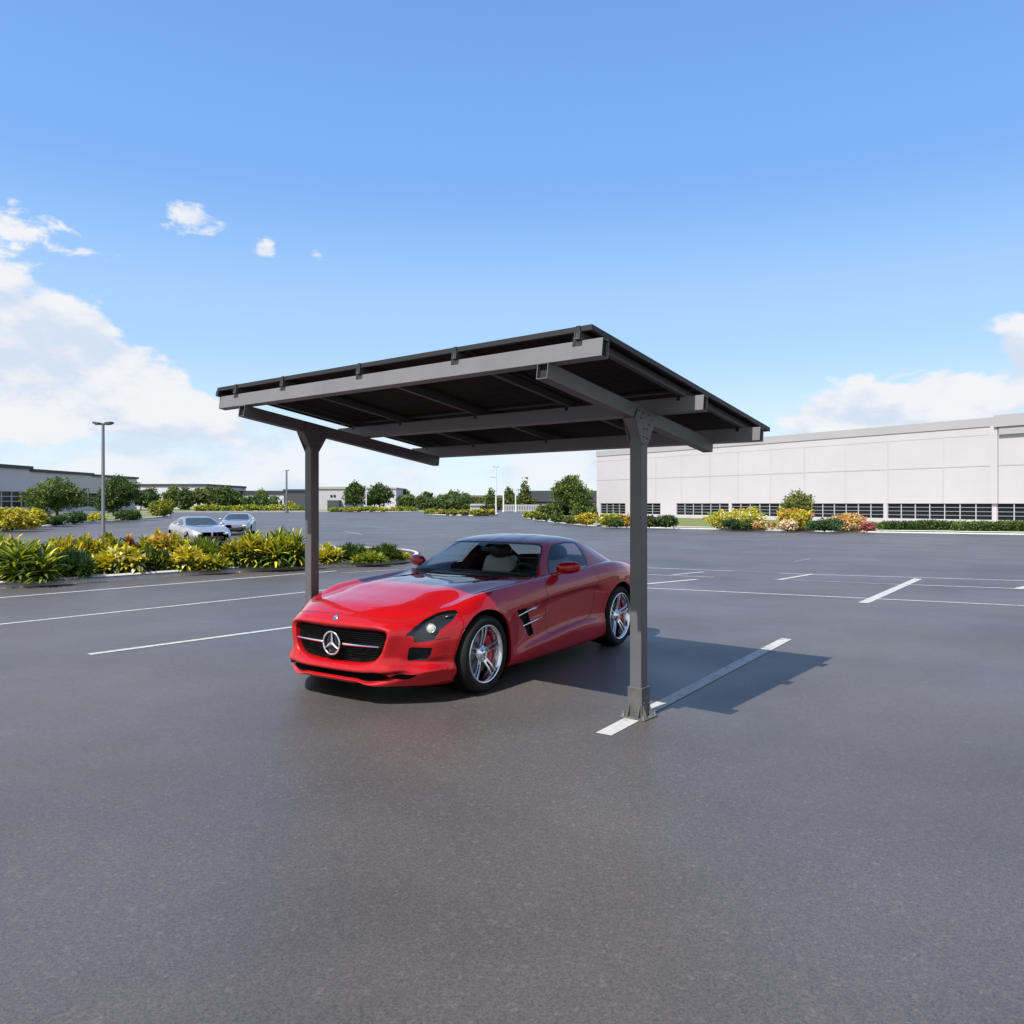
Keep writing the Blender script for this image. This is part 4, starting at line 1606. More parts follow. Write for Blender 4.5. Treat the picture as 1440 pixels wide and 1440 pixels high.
# near island: front edge from left to its rounded tip, then back behind the plants
front = [(-17.5, 7.3), (-13.4, 11.4), gp(0, 827.5), gp(110, 820.5), gp(220, 812.5), gp(330, 805), gp(440, 799.5), gp(520, 795), gp(570, 790.5), gp(588, 786.5)]
tip = [gp(591, 782), gp(580, 778.5), gp(555, 776)]
back = [gp(480, 773), (-6.9, 24.6), (-10.4, 21.4), (-14.5, 17.2), (-20.0, 11.8)]
isl = smooth_path(front + tip + back, 5)
kerb_ring('kerb', isl, .17, .13)
sheet('planting_bed', [(p.x, p.y) for p in isl], .10, M['soil'])

# second island on the left, further off
isl2 = smooth_path([gp(-160, 770), gp(-80, 757), gp(0, 749), gp(70, 741.5), gp(120, 736.5), gp(180, 732.5), gp(232, 727.5), gp(240, 724.5), gp(215, 722.5), gp(100, 724), gp(-30, 728), gp(-140, 735), gp(-260, 750)], 4)
kerb_ring('kerb', isl2, .35, .15)
sheet('lawn', [(p.x, p.y) for p in isl2], .12, M['turf'])

# far bed across the end of the car park
isl3 = smooth_path([gp(60, 722.2), gp(170, 721.2), gp(330, 720.2), gp(480, 719.6), gp(600, 719.4), gp(606, 718.0), gp(590, 716.5), gp(400, 716.3), gp(200, 716.8), gp(60, 717.6)], 4)
kerb_ring('kerb', isl3, .6, .2)
sheet('lawn', [(p.x, p.y) for p in isl3], .15, M['turf'])
isl4 = smooth_path([gp(598, 722.8), gp(640, 725), gp(690, 725.4), gp(700, 723.5), gp(680, 720.5), gp(600, 720)], 4)
kerb_ring('kerb', isl4, .5, .18)
sheet('lawn', [(p.x, p.y) for p in isl4], .14, M['turf'])

# bed along the warehouse
kl = smooth_path([gp(742, 724.5), gp(738, 728), gp(770, 733.3), gp(810, 737.6), gp(850, 740.5), gp(930, 742.8), gp(1020, 744.8), gp(1120, 746.6), gp(1230, 748.8), gp(1340, 750.5), gp(1460, 752.5), gp(1700, 757)], 4)
kerb_ring('kerb', kl, .3, .14, closed=False)
WA, WB = Vector((11.1, 103.0, 0)), Vector((38.2, 62.0, 0))
wd = (WB - WA).normalized()
wn = Vector((wd.y, -wd.x, 0))
if wn.y > 0: wn = -wn                                # outward, towards the car park
bed = [(p.x, p.y) for p in kl] + [tuple((WB + wd * 45)[:2]), tuple(WB[:2]), tuple(WA[:2]), tuple((WA + Vector((-1.5, -6, 0)))[:2])]
sheet('lawn', bed, .115, M['turf'])
path_ = [tuple((WA + wd * 9 + wn * 7.5)[:2]), tuple((WA + wd * 100 + wn * 7.5)[:2]), tuple((WA + wd * 100 + wn * .05)[:2]), tuple((WA + wd * 9 + wn * .05)[:2])]
sheet('footpath', path_, .122, M['gravel'])

# ------------------------------------------------------------------ buildings
M['panel_white'] = noisy(mat('white_wall_panel', (.36, .345, .36), .75), [(.3, (.385, .375, .395)), (.7, (.415, .405, .425))], .25, 6)
M['panel_joint'] = mat('wall_joint', (.35, .34, .355), .8)
M['parapet'] = noisy(mat('grey_parapet', (.38, .37, .385), .7), [(.3, (.295, .288, .302)), (.7, (.32, .312, .325))], .3, 4)
M['mullion'] = mat('pale_mullion', (.40, .40, .42), .45)
M['dark_glass'] = mat('dark_window_glass', (.010, .012, .015), .15, spec=.25)
M['dark_roof'] = mat('dark_roof_edge', (.030, .036, .045), .6)
M['grey_wall'] = noisy(mat('light_grey_wall', (.42, .42, .45), .8), [(.3, (.46, .46, .48)), (.7, (.51, .51, .53))], .2, 4)
M['slate'] = mat('slate_cladding', (.045, .05, .058), .7)
M['brown_wall'] = noisy(mat('brown_cladding', (.07, .06, .04), .8), [(.3, (.05, .045, .03)), (.7, (.09, .075, .05))], .5, 4)


def wall_frame(a, d, n):
    """local (s along wall, t outwards, z) to world."""
    def xf(s, t, z):
        q = a + d * s + n * t
        return (q.x, q.y, z)
    return xf


# big white warehouse on the right
wh = empty('warehouse', (0, 0, 0))
tag(wh, 'long white panelled warehouse with grey parapet and a low strip of dark windows', 'warehouse')
LEN = (WB - WA).length
H0 = 8.42
xf = wall_frame(WA, wd, wn)
WIN0, WIN1 = .28, 1.60
m = MB()
E_ = LEN + 45
m.box(0, LEN, -30, 0, WIN1, 7.72, 0, xf)
m.box(0, LEN, -30, 0, .0, WIN0, 0, xf)
m.box(LEN, E_, -30, -.0, WIN1, 7.0, 0, xf)
m.box(LEN, E_, -30, -.0, 0, WIN0, 0, xf)
m.box(.02, E_ - .02, -29.9, -.45, WIN0 - .1, WIN1 + .1, 0, xf)
m.build('wall', M['panel_white'], wh)
# piers between the window bands
piers = [(0, .8), (5.6, 7.6), (11.8, 14.4)] + [(LEN - x - .18, LEN - x + .18) for x in (26.8, 9.2, .1)]
for (a, b) in piers + [(LEN + 5 + k * 5, LEN + 5.3 + k * 5) for k in range(8)]:
    m = MB(); m.box(a, b, -.4, -.001, WIN0, WIN1, 0, xf)
    m.build('pier', M['panel_white'], wh)
m = MB()
m.box(-.05, LEN - .02, -30.05, .06, 7.722, H0, 0, xf)
m.box(LEN - .02, E_, -30.05, .30, 7.62, H0 + .12, 0, xf)
m.box(LEN + .3, E_, -30.05, .20, 7.002, 7.619, 0, xf)
m.box(LEN - .35, LEN + .2, -.2, .16, WIN1 + .001, 7.719, 1, xf)
m.build('parapet', [M['parapet'], M['panel_white']], wh)
# panel joints: shallow recessed-looking reveals, set proud as fine battens
m = MB()
for zz in (4.62,):
    m.box(0, E_, .0, .012, zz - .03, zz + .03, 0, xf)
    m.box(0, E_, .0, .02, zz - .05, zz - .031, 1, xf)
m.box(0, LEN - .4, .0, .012, 7.05, 7.09, 0, xf)
for s in (6.6, 11.0, 15.2, 19.5, 23.4, 27.6, 31.6, 36.0, 40.2, 45.0):
    m.box(s - .035, s + .035, .0, .011, WIN1, 4.589 if int(s) % 3 == 0 else 7.04, 0, xf)
    m.box(s + .036, s + .09, .0, .02, WIN1, 7.04, 1, xf)
m.build('panel_joint', [M['panel_joint'], M['panel_white']], wh)
# windows: each band one glazed strip with its grid
edges = sorted([0] + [q for p in piers for q in p] + [E_])
bands = []
ps = sorted(piers)
for i in range(len(ps) - 1):
    bands.append((ps[i][1], ps[i + 1][0]))
bands.append((ps[-1][1], LEN + 5))
for k in range(7): bands.append((LEN + 5.3 + k * 5, LEN + 10 + k * 5))
for (a, b) in bands:
    if b - a < .5: continue
    g = MB()
    g.box(a, b, -.16, -.14, WIN0, WIN1, 0, xf)
    w = g.build('window', M['dark_glass'], wh)
    f = MB()
    n_ = max(2, int(round((b - a) / 1.25)))
    for i in range(n_ + 1):
        s = a + (b - a) * i / n_
        f.box(max(a, s - .032), min(b, s + .032), -.139, -.06, WIN0, WIN1, 0, xf)
    nz_ = 4
    for i in range(nz_ + 1):
        z = WIN0 + (WIN1 - WIN0) * i / nz_
        f.box(a, b, -.138, -.07, max(WIN0, z - .013), min(WIN1, z + .013), 0, xf)
    f.build('frame', M['mullion'], w)

# long low building on the left
lb = empty('office_building', (0, 0, 0))
tag(lb, 'long pale grey single storey office with stepped dark roof edge at far left', 'building')
def at(px, d): return Vector((lateral(px, d), d, 0))
la, lb2 = at(-70, 107.0), at(193, 160.0)
ld = (lb2 - la).normalized(); ln = Vector((ld.y, -ld.x, 0))
if ln.x < 0: ln = -ln
LL = (lb2 - la).length
xl = wall_frame(la, ld, ln)
def along(px):
    """distance along the left wall where the sight line through px meets it."""
    k = (px - CX) / F
    # (la.x + ld.x*s) = k (la.y + ld.y*s)
    return (k * la.y - la.x) / (ld.x - k * ld.y)
s1, s2 = along(43), along(130)
segs = [(0, s1, 6.95), (s1, s2, 6.62), (s2, LL, 6.50)]
m, p = MB(), MB()
for i, (a, b, hh) in enumerate(segs):
    m.box(a, b - .001, -25, -.001 * i - .05 * i, 3.4, hh - .001, 0, xl)
    m.box(a, b - .001, -25, -.05 * i, 0, .9, 0, xl)
    p.box(a - .2, b + .2 if i < 2 else b + .3, -25, .35 - .08 * i, hh, hh + .52 - .06 * i, 0, xl)
m.box(.05, LL - .05, -24.9, -.62, .5, 3.8, 0, xl)
m.build('wall', M['grey_wall'], lb)
p.build('roof_edge', M['dark_roof'], lb)
for (pa, pb_) in ((-60, 45), (48, 112), (112, 138), (142, 185)):
    a, b = along(pa), along(pb_)
    g = MB(); g.box(a, b, -.5, -.3, .9, 3.4, 0, xl)
    w = g.build('window', M['dark_glass'], lb)
    f = MB()
    n_ = max(2, int((b - a) / 2.2))
    for i in range(n_ + 1):
        s = a + (b - a) * i / n_
        f.box(s - .09, s + .09, -.299, -.14, .9, 3.4, 0, xl)
    for z in (.95, 1.9, 2.65): f.box(a, b, -.298, -.16, z - .06, z + .06, 0, xl)
    f.build('frame', M['mullion'], w)
    c = MB()
    c.box(b, b + (1.2 if pb_ < 140 else .8), -.6, -.101, .9, 3.4, 0, xl)
    c.build('pier', M['grey_wall'], lb)


def block(name, label, px0, px1, d, depth, ytop, wallm, roofm, band=.5, base_z=0, extra=None):
    """plain distant building seen square on: wall box with a roof band."""
    r = empty(name, (0, 0, 0))
    tag(r, label, 'building')
    x0, x1, zt = lateral(px0, d), lateral(px1, d), height(ytop, d)
    m = MB(); m.box(x0, x1, d, d + depth, 0, zt - band - .002)
    m.build('wall', wallm, r)
    p = MB(); p.box(x0 - .2, x1 + .2, d - .2, d + depth, zt - band, zt)
    p.build('roof_edge', roofm, r)
    return r, x0, x1, zt


b1, x0, x1, zt = block('office_building', 'low white building with thin dark roof line behind the left row of trees', 190, 291, 205, 30, 680.5, M['grey_wall'], M['dark_roof'], .6)
b2, x0, x1, zt = block('storage_building', 'low grey flat roofed building with dark band left of the far lamp post', 334, 402, 230, 25, 690, M['grey_wall'], M['dark_roof'], 1.1)
b3, x0, x1, zt = block('storage_building', 'small dark clad building directly behind the left carport post', 399, 436, 215, 20, 688, M['slate'], M['dark_roof'], .6)
b4, x0, x1, zt = block('industrial_building', 'white cube building with two small windows right of the left carport post', 436, 485, 175, 22, 684.5, M['panel_white'], M['parapet'], .5)
for px in (466, 470.5):
    g = MB(); x = lateral(px, 175); g.box(x - .22, x + .22, 174.9, 175.02, height(699, 175), height(696, 175))
    g.build('window', M['dark_glass'], b4)
g = MB(); g.box(lateral(464, 175), lateral(480, 175), 172.5, 174.98, 0, height(703.5, 175)); g.build('loading_bay', M['slate'], b4)
b5, x0, x1, zt = block('industrial_building', 'pale box building half hidden by the paired dark trees', 484, 557, 215, 20, 685.5, M['grey_wall'], M['parapet'], .4)
b6, x0, x1, zt = block('warehouse', 'long dark brown building with slate roof band behind the round tree', 742, 850, 185, 35, 690, M['brown_wall'], M['slate'], 2.6)
b7, x0, x1, zt = block('house', 'low distant house with pinkish roof beyond the hedges', 655, 705, 330, 20, 696.5, M['brown_wall'], mat('clay_roof', (.22, .13, .11), .8), 1.2)

# pale canopy and fence in the middle distance
cn = empty('gate_canopy', (0, 0, 0))
tag(cn, 'small white flat roofed gate shelter beside the fence in the distance', 'shelter')
d = 150
m = MB(); m.box(lateral(661, d), lateral(696, d), d, d + 6, height(711, d), height(708.6, d)); m.build('roof', M['panel_white'], cn)
m = MB(); m.box(lateral(661, d), lateral(675, d), d + .2, d + 5, 0, height(711.2, d)); m.build('wall', M['panel_white'], cn)
m = MB(); m.box(lateral(677, d), lateral(695, d), d + 3.5, d + 5, 0, height(711.2, d)); m.build('back_wall', M['brown_wall'], cn)
m = MB(); m.box(lateral(695, d) - .25, lateral(696, d), d + .3, d + .7, 0, height(711.2, d)); m.build('post', M['mullion'], cn)
fe = empty('fence', (0, 0, 0))
tag(fe, 'pale slatted fence with upright bars left of the round tree', 'fence')
d = 146
m = MB()
for z in (.25, height(710.4, d)): m.box(lateral(708, d), lateral(768, d), d, d + .12, z - .09, z + .09)
m.build('rail', M['mullion'], fe)
m = MB()
for i in range(26):
    x = lateral(708 + i * 2.35, d)
    m.box(x - .09, x + .09, d - .08, d - .001, .05, height(710.2, d))
m.build('slats', M['mullion'], fe)

# ------------------------------------------------------------------ lamp posts
M['pole'] = mat('grey_lamp_pole', (.04, .045, .053), .6)
M['pole_pale'] = mat('pale_lamp_pole', (.34, .35, .37), .5, .2)


def lamp_post(px, ytop, d, w, arm, label, m=None, heads=2, collar=False):
    r = empty('street_lamp', (lateral(px, d), d, 0))
    tag(r, label, 'street lamp')
    h = height(ytop, d)
    p = MB(); p.lathe([(0, h), (w * .36, h), (w * .5, 0.3), (w * .9, .3), (w * .9, 0)], 14)
    p.build('pole', m or M['pole'], r)
    a = MB()
    a.box(-arm, arm, -.05, .05, h, h + .07)
    a.build('arm', m or M['pole'], r)
    for s in ((-1, 1) if heads == 2 else (1,)):
        f = MB()
        f.prism([(s * arm * .35, h + .10), (s * arm * 1.15, h + .14), (s * arm * 1.15, h + .05), (s * arm * .45, h + .0)], 'y', -.16, .16)
        f.build('lamp_head', m or M['pole'], r)
    if collar:
        c = MB(); c.box(-.75, .1, -.08, .08, h * .78, h * .78 + .1); c.build('bracket', m or M['pole'], r)
    return r


lamp_post(145, 597.5, 36, .17, .36, 'tall grey lamp post with two flat heads behind the yellow plants')
lamp_post(403, 662, 130, .36, .35, 'short dark lamp post in the far bed left of the carport post', heads=1)
lamp_post(697.5, 657, 112, .22, .42, 'slim pale lamp post in the middle distance above the sports car', M['pole_pale'], collar=True)
lamp_post(515, 686, 150, .2, .25, 'thin pale pole between the two dark far trees', M['pole_pale'], heads=1)
lamp_post(708, 692, 140, .3, .2, 'short thick pale pole beside the gate shelter', M['pole_pale'], heads=1)
lamp_post(725, 690, 140, .24, .2, 'short pale pole left of the tallest far conifer', M['pole_pale'], heads=1)

# ------------------------------------------------------------------ vegetation
def leafm(name, c, rough=.5, trans=.25):
    m = mat(name, c, rough, spec=.35)
    t = m.node_tree
    b = t.nodes['Principled BSDF']
    o = t.nodes['Material Output']
    tr = t.nodes.new('ShaderNodeBsdfTranslucent')
    tr.inputs['Color'].default_value = (min(1, c[0] * 1.4), min(1, c[1] * 1.4), c[2] * .9, 1)
    mx = t.nodes.new('ShaderNodeMixShader')
    mx.inputs[0].default_value = trans
    t.links.new(b.outputs[0], mx.inputs[1]); t.links.new(tr.outputs[0], mx.inputs[2])
    t.links.new(mx.outputs[0], o.inputs[0])
    g = t.nodes.new('ShaderNodeNewGeometry')
    r = t.nodes.new('ShaderNodeValToRGB')
    r.color_ramp.elements[0].color = (c[0] * .62, c[1] * .66, c[2] * .7, 1)
    r.color_ramp.elements[1].color = (min(1, c[0] * 1.35), min(1, c[1] * 1.3), c[2] * 1.2, 1)
    t.links.new(g.outputs['Random Per Island'], r.inputs[0])
    t.links.new(r.outputs[0], b.inputs['Base Color'])
    return m


LF = {
    'dark': leafm('leaf_dark_green', (.034, .070, .017)),
    'mid': leafm('leaf_mid_green', (.085, .130, .026)),
    'light': leafm('leaf_light_green', (.115, .165, .030)),
    'lime': leafm('leaf_lime', (.26, .31, .022)),
    'yellow': leafm('leaf_yellow', (.50, .43, .028)),
    'gold': leafm('leaf_gold', (.43, .34, .028)),
    'orange': leafm('leaf_orange', (.50, .235, .075)),
    'pink': leafm('leaf_pink', (.60, .30, .22)),
    'cream': leafm('leaf_cream', (.66, .58, .40)),
    'red': leafm('leaf_red', (.25, .05, .06)),
    'blue': leafm('leaf_blue_green', (.022, .075, .034)),
    'olive': leafm('leaf_olive', (.15, .155, .035)),
}
M['bark'] = noisy(mat('bark', (.05, .035, .024), .9), [(.3, (.03, .022, .016)), (.7, (.08, .06, .045))], 12, 6, bump=.6, stretch=(1, 1, .2))


def rnd_dir(rng, up=0.0):
    while True:
        v = Vector((rng.uniform(-1, 1), rng.uniform(-1, 1), rng.uniform(-1, 1)))
        if .05 < v.length < 1:
            v.normalize()
            v.z += up
            return v.normalized()


def leaf_card(mb, c, d, size, wid, rng, mi):
    """one small folded leaf at c pointing along d."""
    s = d.cross(rnd_dir(rng)).normalized()
    n = s.cross(d)
    a = c - d * size * .5
    b = c + d * size * .5
    mid = c + n * size * .12
    mb.add([a, mid + s * wid * .5, b, mid - s * wid * .5], [(0, 1, 2), (0, 2, 3)], mi, False)


def crown_mesh(blobs, n_clumps, per, leaf, spread, rng, nm):
    """leaf clumps spread through the outer part of a set of ellipsoids."""
    mb = MB()
    wts = [b[3] * b[4] * b[5] for b in blobs]
    for _ in range(n_clumps):
        b = rng.choices(blobs, wts)[0]
        d = rnd_dir(rng)
        k = rng.random()**.45
        if rng.random() < .18: k *= 1.12
        c = Vector((b[0] + d.x * b[3] * k, b[1] + d.y * b[4] * k, b[2] + d.z * b[5] * k))
        mi = rng.choices(range(nm), [3, 3, 2, 1][:nm])[0]
        for _ in range(per):
            o = rnd_dir(rng) * spread * rng.random()**.6
            o.z *= .7
            dd = (rnd_dir(rng, .15) + d * .5).normalized()
            m2 = mi if rng.random() < .75 else rng.randrange(nm)
            leaf_card(mb, c + o, dd, leaf * rng.uniform(.7, 1.35), leaf * rng.uniform(.4, .65), rng, m2)
    return mb


def tree(name, label, px, d, ybase, ytop, wpx, shape, mats, seed, cat='tree', n=260, per=9, group=None, leaf=None, trunk=True, bottom=.16):
    rng = random.Random(seed)
    z0 = 0.0
    h = height(ytop, d)
    w = wpx * d / F
    r = empty(name, (lateral(px, d), d, z0))
    tag(r, label, cat, group)
    blobs = []
    if shape == 'round':
        blobs.append((0, 0, h * .60, w * .38, w * .38, h * .32))
        for k in range(7):
            a = k * 2.4 + rng.random()
            rr = w * rng.uniform(.18, .30)
            blobs.append((math.cos(a) * w * .28, math.sin(a) * w * .28, h * rng.uniform(.36, .72), rr, rr, h * rng.uniform(.14, .24)))
        blobs.append((w * .02, 0, h * .84, w * .20, w * .2, h * .15))
    elif shape == 'bush':
        for k in range(8):
            a = k * 2.4 + rng.random()
            rr = w * rng.uniform(.18, .28)
            blobs.append((math.cos(a) * w * .27, math.sin(a) * w * .22, h * rng.uniform(.30, .62), rr, rr, h * rng.uniform(.22, .34)))
        blobs.append((0, 0, h * .66, w * .26, w * .26, h * .32))
    elif shape == 'cone':
        for k in range(9):
            t = k / 8
            rr = w * .5 * (1 - t * .88)
            blobs.append((rng.uniform(-.05, .05) * w, 0, h * (.16 + .78 * t), rr, rr, h * .10))
    elif shape == 'column':
        for k in range(6):
            t = k / 5
            rr = w * .5 * (math.sin(math.pi * (.22 + .62 * t)))
            blobs.append((rng.uniform(-.08, .08) * w, rng.uniform(-.1, .1) * w, h * (.18 + .68 * t), rr, rr, h * .17))
    lf = leaf or max(.16, d * .0034)
    mb = crown_mesh(blobs, int(n * 1.7), per, lf, lf * 1.6, rng, len(mats))
    mb.build('crown', [LF[q] for q in mats], r, fix=False)
    if trunk:
        t = MB()
        t.tube([(0, 0, 0), (.02 * w, 0, h * .25), (-.01 * w, .01 * w, h * .55), (0, 0, h * .82)], [h * .035, h * .026, h * .016, h * .005], 9)
        for k in range(6):
            a = k * 2.4 + rng.random()
            z = h * rng.uniform(.22, .5)
            t.tube([(0, 0, z), (math.cos(a) * w * .14, math.sin(a) * w * .14, z + h * .12), (math.cos(a) * w * .30, math.sin(a) * w * .30, z + h * .22)], [h * .014, h * .009, h * .004], 6)
        t.build('trunk', M['bark'], r)
    return r


tree('tree', 'wide bushy light green tree beside the left office windows', 79, 62, 733, 669, 84, 'round', ['mid', 'light', 'dark'], 3, n=460, per=10)
tree('tree', 'dense dark green tree just right of the tall lamp post', 164, 72, 732, 667, 58, 'round', ['dark', 'mid', 'dark'], 5, n=420, per=10)
tree('tree', 'round airy green tree at the left end of the white warehouse', 802, 96, 722, 667, 56, 'round', ['mid', 'light', 'dark'], 9, n=430, per=10)
tree('tree', 'tall dark tree left of the thin pole in the far bed', 498.5, 152, 718, 676.5, 27, 'round', ['dark', 'mid', 'dark'], 11, n=240)
tree('tree', 'broad dark tree right of the thin pole in the far bed', 533, 156, 718, 679.5, 38, 'round', ['dark', 'dark', 'mid'], 12, n=280)
for i, (px, yt, w, sh, ms, lab) in enumerate([
        (198, 690, 26, 'round', ['dark', 'mid'], 'low dark tree directly right of the dense lamp post tree'), (211, 686.5, 24, 'round', ['dark', 'dark', 'mid'], 'dark rounded tree in front of the low white building'),
        (242, 683.5, 22, 'column', ['mid', 'light'], 'pale green upright tree, leftmost of the row before the low white building'), (260, 684, 16, 'column', ['mid', 'dark'], 'narrow dark column tree in the left row'),
        (278, 686, 22, 'round', ['mid', 'olive', 'dark'], 'broad olive tinted tree in the left row'), (292, 682.5, 18, 'round', ['olive', 'mid'], 'tall olive tree at the right of the left row'),
        (312, 682, 26, 'round', ['dark', 'mid'], 'blue green spreading tree right of the low white building'), (330, 690, 16, 'round', ['dark', 'mid'], 'small dark tree left of the low grey building'), (367, 688, 14, 'round', ['mid', 'light'], 'small feathery tree in front of the low grey building roof')]):
    tree('tree', lab, px, 168 + (i % 3) * 6, 716, yt, w * 1.1, sh, ms, 30 + i, n=170, per=8)
for i, (px, yt, w, lab) in enumerate([(691, 688, 20, 'short broad conifer behind the slim pale lamp post'), (716, 681, 16, 'narrow grey green conifer, middle of the three conifers'), (738, 674, 26, 'tallest conifer of the three left of the round tree')]):
    tree('conifer', lab, px, 150 + i * 3, 718, yt, w, 'cone', ['dark', 'olive', 'mid'], 50 + i, 'conifer', n=190, per=8)
for i, (px, yt, w, lab) in enumerate([(570, 689, 22, 'dark tree clump above the hedges right of the pale box building'), (637, 690, 26, 'spreading dark tree behind the trimmed hedges'), (652, 693, 18, 'low dark tree right of the spreading one behind the hedges'), (601, 692, 10, 'tiny dark tree on the far skyline over the hedges')]):
    tree('tree', lab, px, 230 + i * 4, 712, yt, w, 'round', ['dark', 'mid'], 60 + i, n=110, per=8)


def hedge(label, px0, px1, d, ytop, depth, mats, seed, n=300, leaf=None, rise=.0, base=.1):
    rng = random.Random(seed)
    x0, x1 = lateral(px0, d), lateral(px1, d)
    h = height(ytop, d)
    r = empty('hedge', ((x0 + x1) / 2, d, 0))
    tag(r, label, 'hedge')
    mb = MB()
    w = (x1 - x0) / 2
    lf = leaf or d * .003
    for _ in range(n):
        u = rng.uniform(-1, 1)
        face = rng.random()
        if face < .5: p = Vector((u * w, -depth / 2 * rng.uniform(.85, 1.08), rng.uniform(base, h)))
        elif face < .9: p = Vector((u * w, rng.uniform(-depth / 2, depth / 2), h * rng.uniform(.9, 1.04)))
        else: p = Vector((math.copysign(w, u), rng.uniform(-depth / 2, depth / 2), rng.uniform(base, h)))
        p.z *= 1 + .06 * math.sin(p.x * 1.3 + seed) + .04 * math.sin(p.x * 3.1)
        p.z -= max(0, abs(p.x) / w - .88) * h * 1.6
        mi = rng.randrange(len(mats))
        for _ in range(8):
            leaf_card(mb, p + rnd_dir(rng) * lf * 1.3 * rng.random(), rnd_dir(rng, .3), lf * rng.uniform(.7, 1.3), lf * .55, rng, mi)
    # dense core so that nothing shows through
    mb.ellipsoid((0, 0, h * .46), (w * .99, depth * .44, h * .50), 16, 8, len(mats))
    mb.build('foliage', [LF[q] for q in mats] + [LF['dark']], r, fix=False)
    return r


hedge('long dark trimmed hedge at the right edge before the warehouse windows', 1345, 1460, 43.0, 735.2, 1.0, ['mid', 'dark', 'light'], 81, n=760, leaf=.12)
hedge('trimmed green hedge with lighter right end between red flowers and the long hedge', 1238, 1342, 45.0, 734.8, 1.0, ['dark', 'mid', 'dark'], 82, n=760, leaf=.12)
hedge('far hedge under the low grey building', 342, 392, 165, 699, 4, ['dark', 'mid'], 83, n=160)
hedge('far low hedge left of the trimmed round hedges', 559, 590, 170, 699.5, 4, ['mid', 'light', 'dark'], 84, n=130)
hedge('far rounded hedge, middle of the distant green line', 588, 613, 164, 701, 4, ['mid', 'dark'], 85, n=130)
hedge('far hedge with sunlit top below the spreading dark tree', 612, 668, 172, 699, 4, ['light', 'mid', 'dark'], 86, n=200)
hedge('far hedge behind the conifers', 665, 752, 185, 700.5, 4, ['olive', 'mid', 'dark'], 87, n=220)
hedge('dark hedge line behind the yellow far bed at left', 300, 345, 176, 698, 4, ['dark', 'mid'], 88, n=140)
hedge('clipped dark hedge under the round tree', 768, 836, 99, 709, 2.5, ['dark', 'mid', 'light'], 89, n=320)


def shrub(name, label, px, ybase, ytop, wpx, mats, seed, cat='shrub', n=120, leaf=.16, group=None, flat=1.0, z=.12, deep=.8, per=9):
    """rounded mound of small leaves standing on the bed."""
    rng = random.Random(seed)
    p = ground(px, ybase, z)
    d = p.y
    w = wpx * d / F
    h = height(ytop, d) - z
    r = empty(name, (p.x, d + w * .3 * deep, z))
    tag(r, label, cat, group)
    blobs = [(0, 0, h * .42, w * .42, w * .42 * deep, h * .46)]
    for k in range(6):
        a = k * 2.4 + rng.random()
        rr = w * rng.uniform(.16, .26)
        blobs.append((math.cos(a) * w * .30, math.sin(a) * w * .30 * deep, h * rng.uniform(.30, .62), rr, rr * deep, h * rng.uniform(.24, .38)))
    mb = crown_mesh(blobs, int(n * 1.6), per, leaf, leaf * 1.2, rng, len(mats))
    for i in range(len(mb.v)):
        x, y, zz = mb.v[i]
        mb.v[i] = (x, y, max(.0, zz))
    mb.build('foliage', [LF[q] for q in mats], r, fix=False)
    s = MB()
    for k in range(5):
        a = k * 1.26
        s.tube([(0, 0, -.05), (math.cos(a) * w * .12, math.sin(a) * w * .12, h * .3), (math.cos(a) * w * .25, math.sin(a) * w * .2, h * .6)], [.02, .014, .008], 5)
    s.build('stem', M['bark'], r)
    return r


# warehouse bed
shrub('shrub', 'large yellow green flowering mound, leftmost before the warehouse windows', 1040, 743.5, 711.5, 92, ['lime', 'yellow', 'gold', 'cream'], 101, n=360, leaf=.17)
shrub('shrub', 'dark green ball shrub at the foot of the large yellow mound', 1032, 744.5, 727, 24, ['blue', 'dark'], 102, n=150, leaf=.12)
shrub('shrub', 'dark low shrub between the green ball and the white flowers', 1051, 744.5, 731, 20, ['dark', 'mid'], 103, n=100, leaf=.12)
shrub('flowering_shrub', 'pale orange and cream flower clump low beside the yellow mound', 1077, 745.3, 732, 34, ['cream', 'orange', 'light', 'pink'], 104, n=150, leaf=.14)
shrub('flowering_shrub', 'white flower clump below the golden shrub', 1110, 745.8, 731, 30, ['cream', 'mid', 'cream', 'pink'], 105, n=140, leaf=.14)
shrub('flowering_shrub', 'golden yellow flowering shrub under the bare olive bush', 1121, 744.5, 711, 56, ['yellow', 'gold', 'lime', 'orange'], 106, n=280, leaf=.17)
tree('shrub', 'tall sparse olive bush standing up before the warehouse wall', 1120, 58, 736, 690, 46, 'round', ['olive', 'light', 'olive'], 107, 'shrub', n=230, per=8, leaf=.2)
shrub('shrub', 'dark blue green mound right of the golden flowering shrub', 1165, 746.8, 728, 58, ['blue', 'dark', 'mid'], 108, n=260, leaf=.13)
shrub('flowering_shrub', 'orange and cream flower mound before the windows', 1199, 745.5, 719.5, 54, ['orange', 'cream', 'gold', 'pink'], 109, n=270, leaf=.16)
shrub('flowering_shrub', 'small crimson flower clump at the right of the orange mound', 1222, 746.8, 733, 22, ['red', 'pink', 'red'], 110, n=90, leaf=.13)
shrub('shrub', 'dark green strappy shrub touching the right carport post', 938, 741.5, 723.5, 34, ['dark', 'mid', 'blue'], 111, n=170, leaf=.18)
shrub('shrub', 'green strappy shrub peeking out right behind the right post', 914, 741.5, 724, 22, ['mid', 'dark'], 112, n=110, leaf=.18)
shrub('flowering_shrub', 'orange tipped shrub just left of the right carport post', 882, 741, 722, 22, ['orange', 'gold', 'lime'], 113, n=110, leaf=.16)
shrub('shrub', 'yellow green shrub with pale left end near the warehouse corner', 858, 740.8, 721, 34, ['lime', 'yellow', 'mid', 'cream'], 114, n=180, leaf=.17)
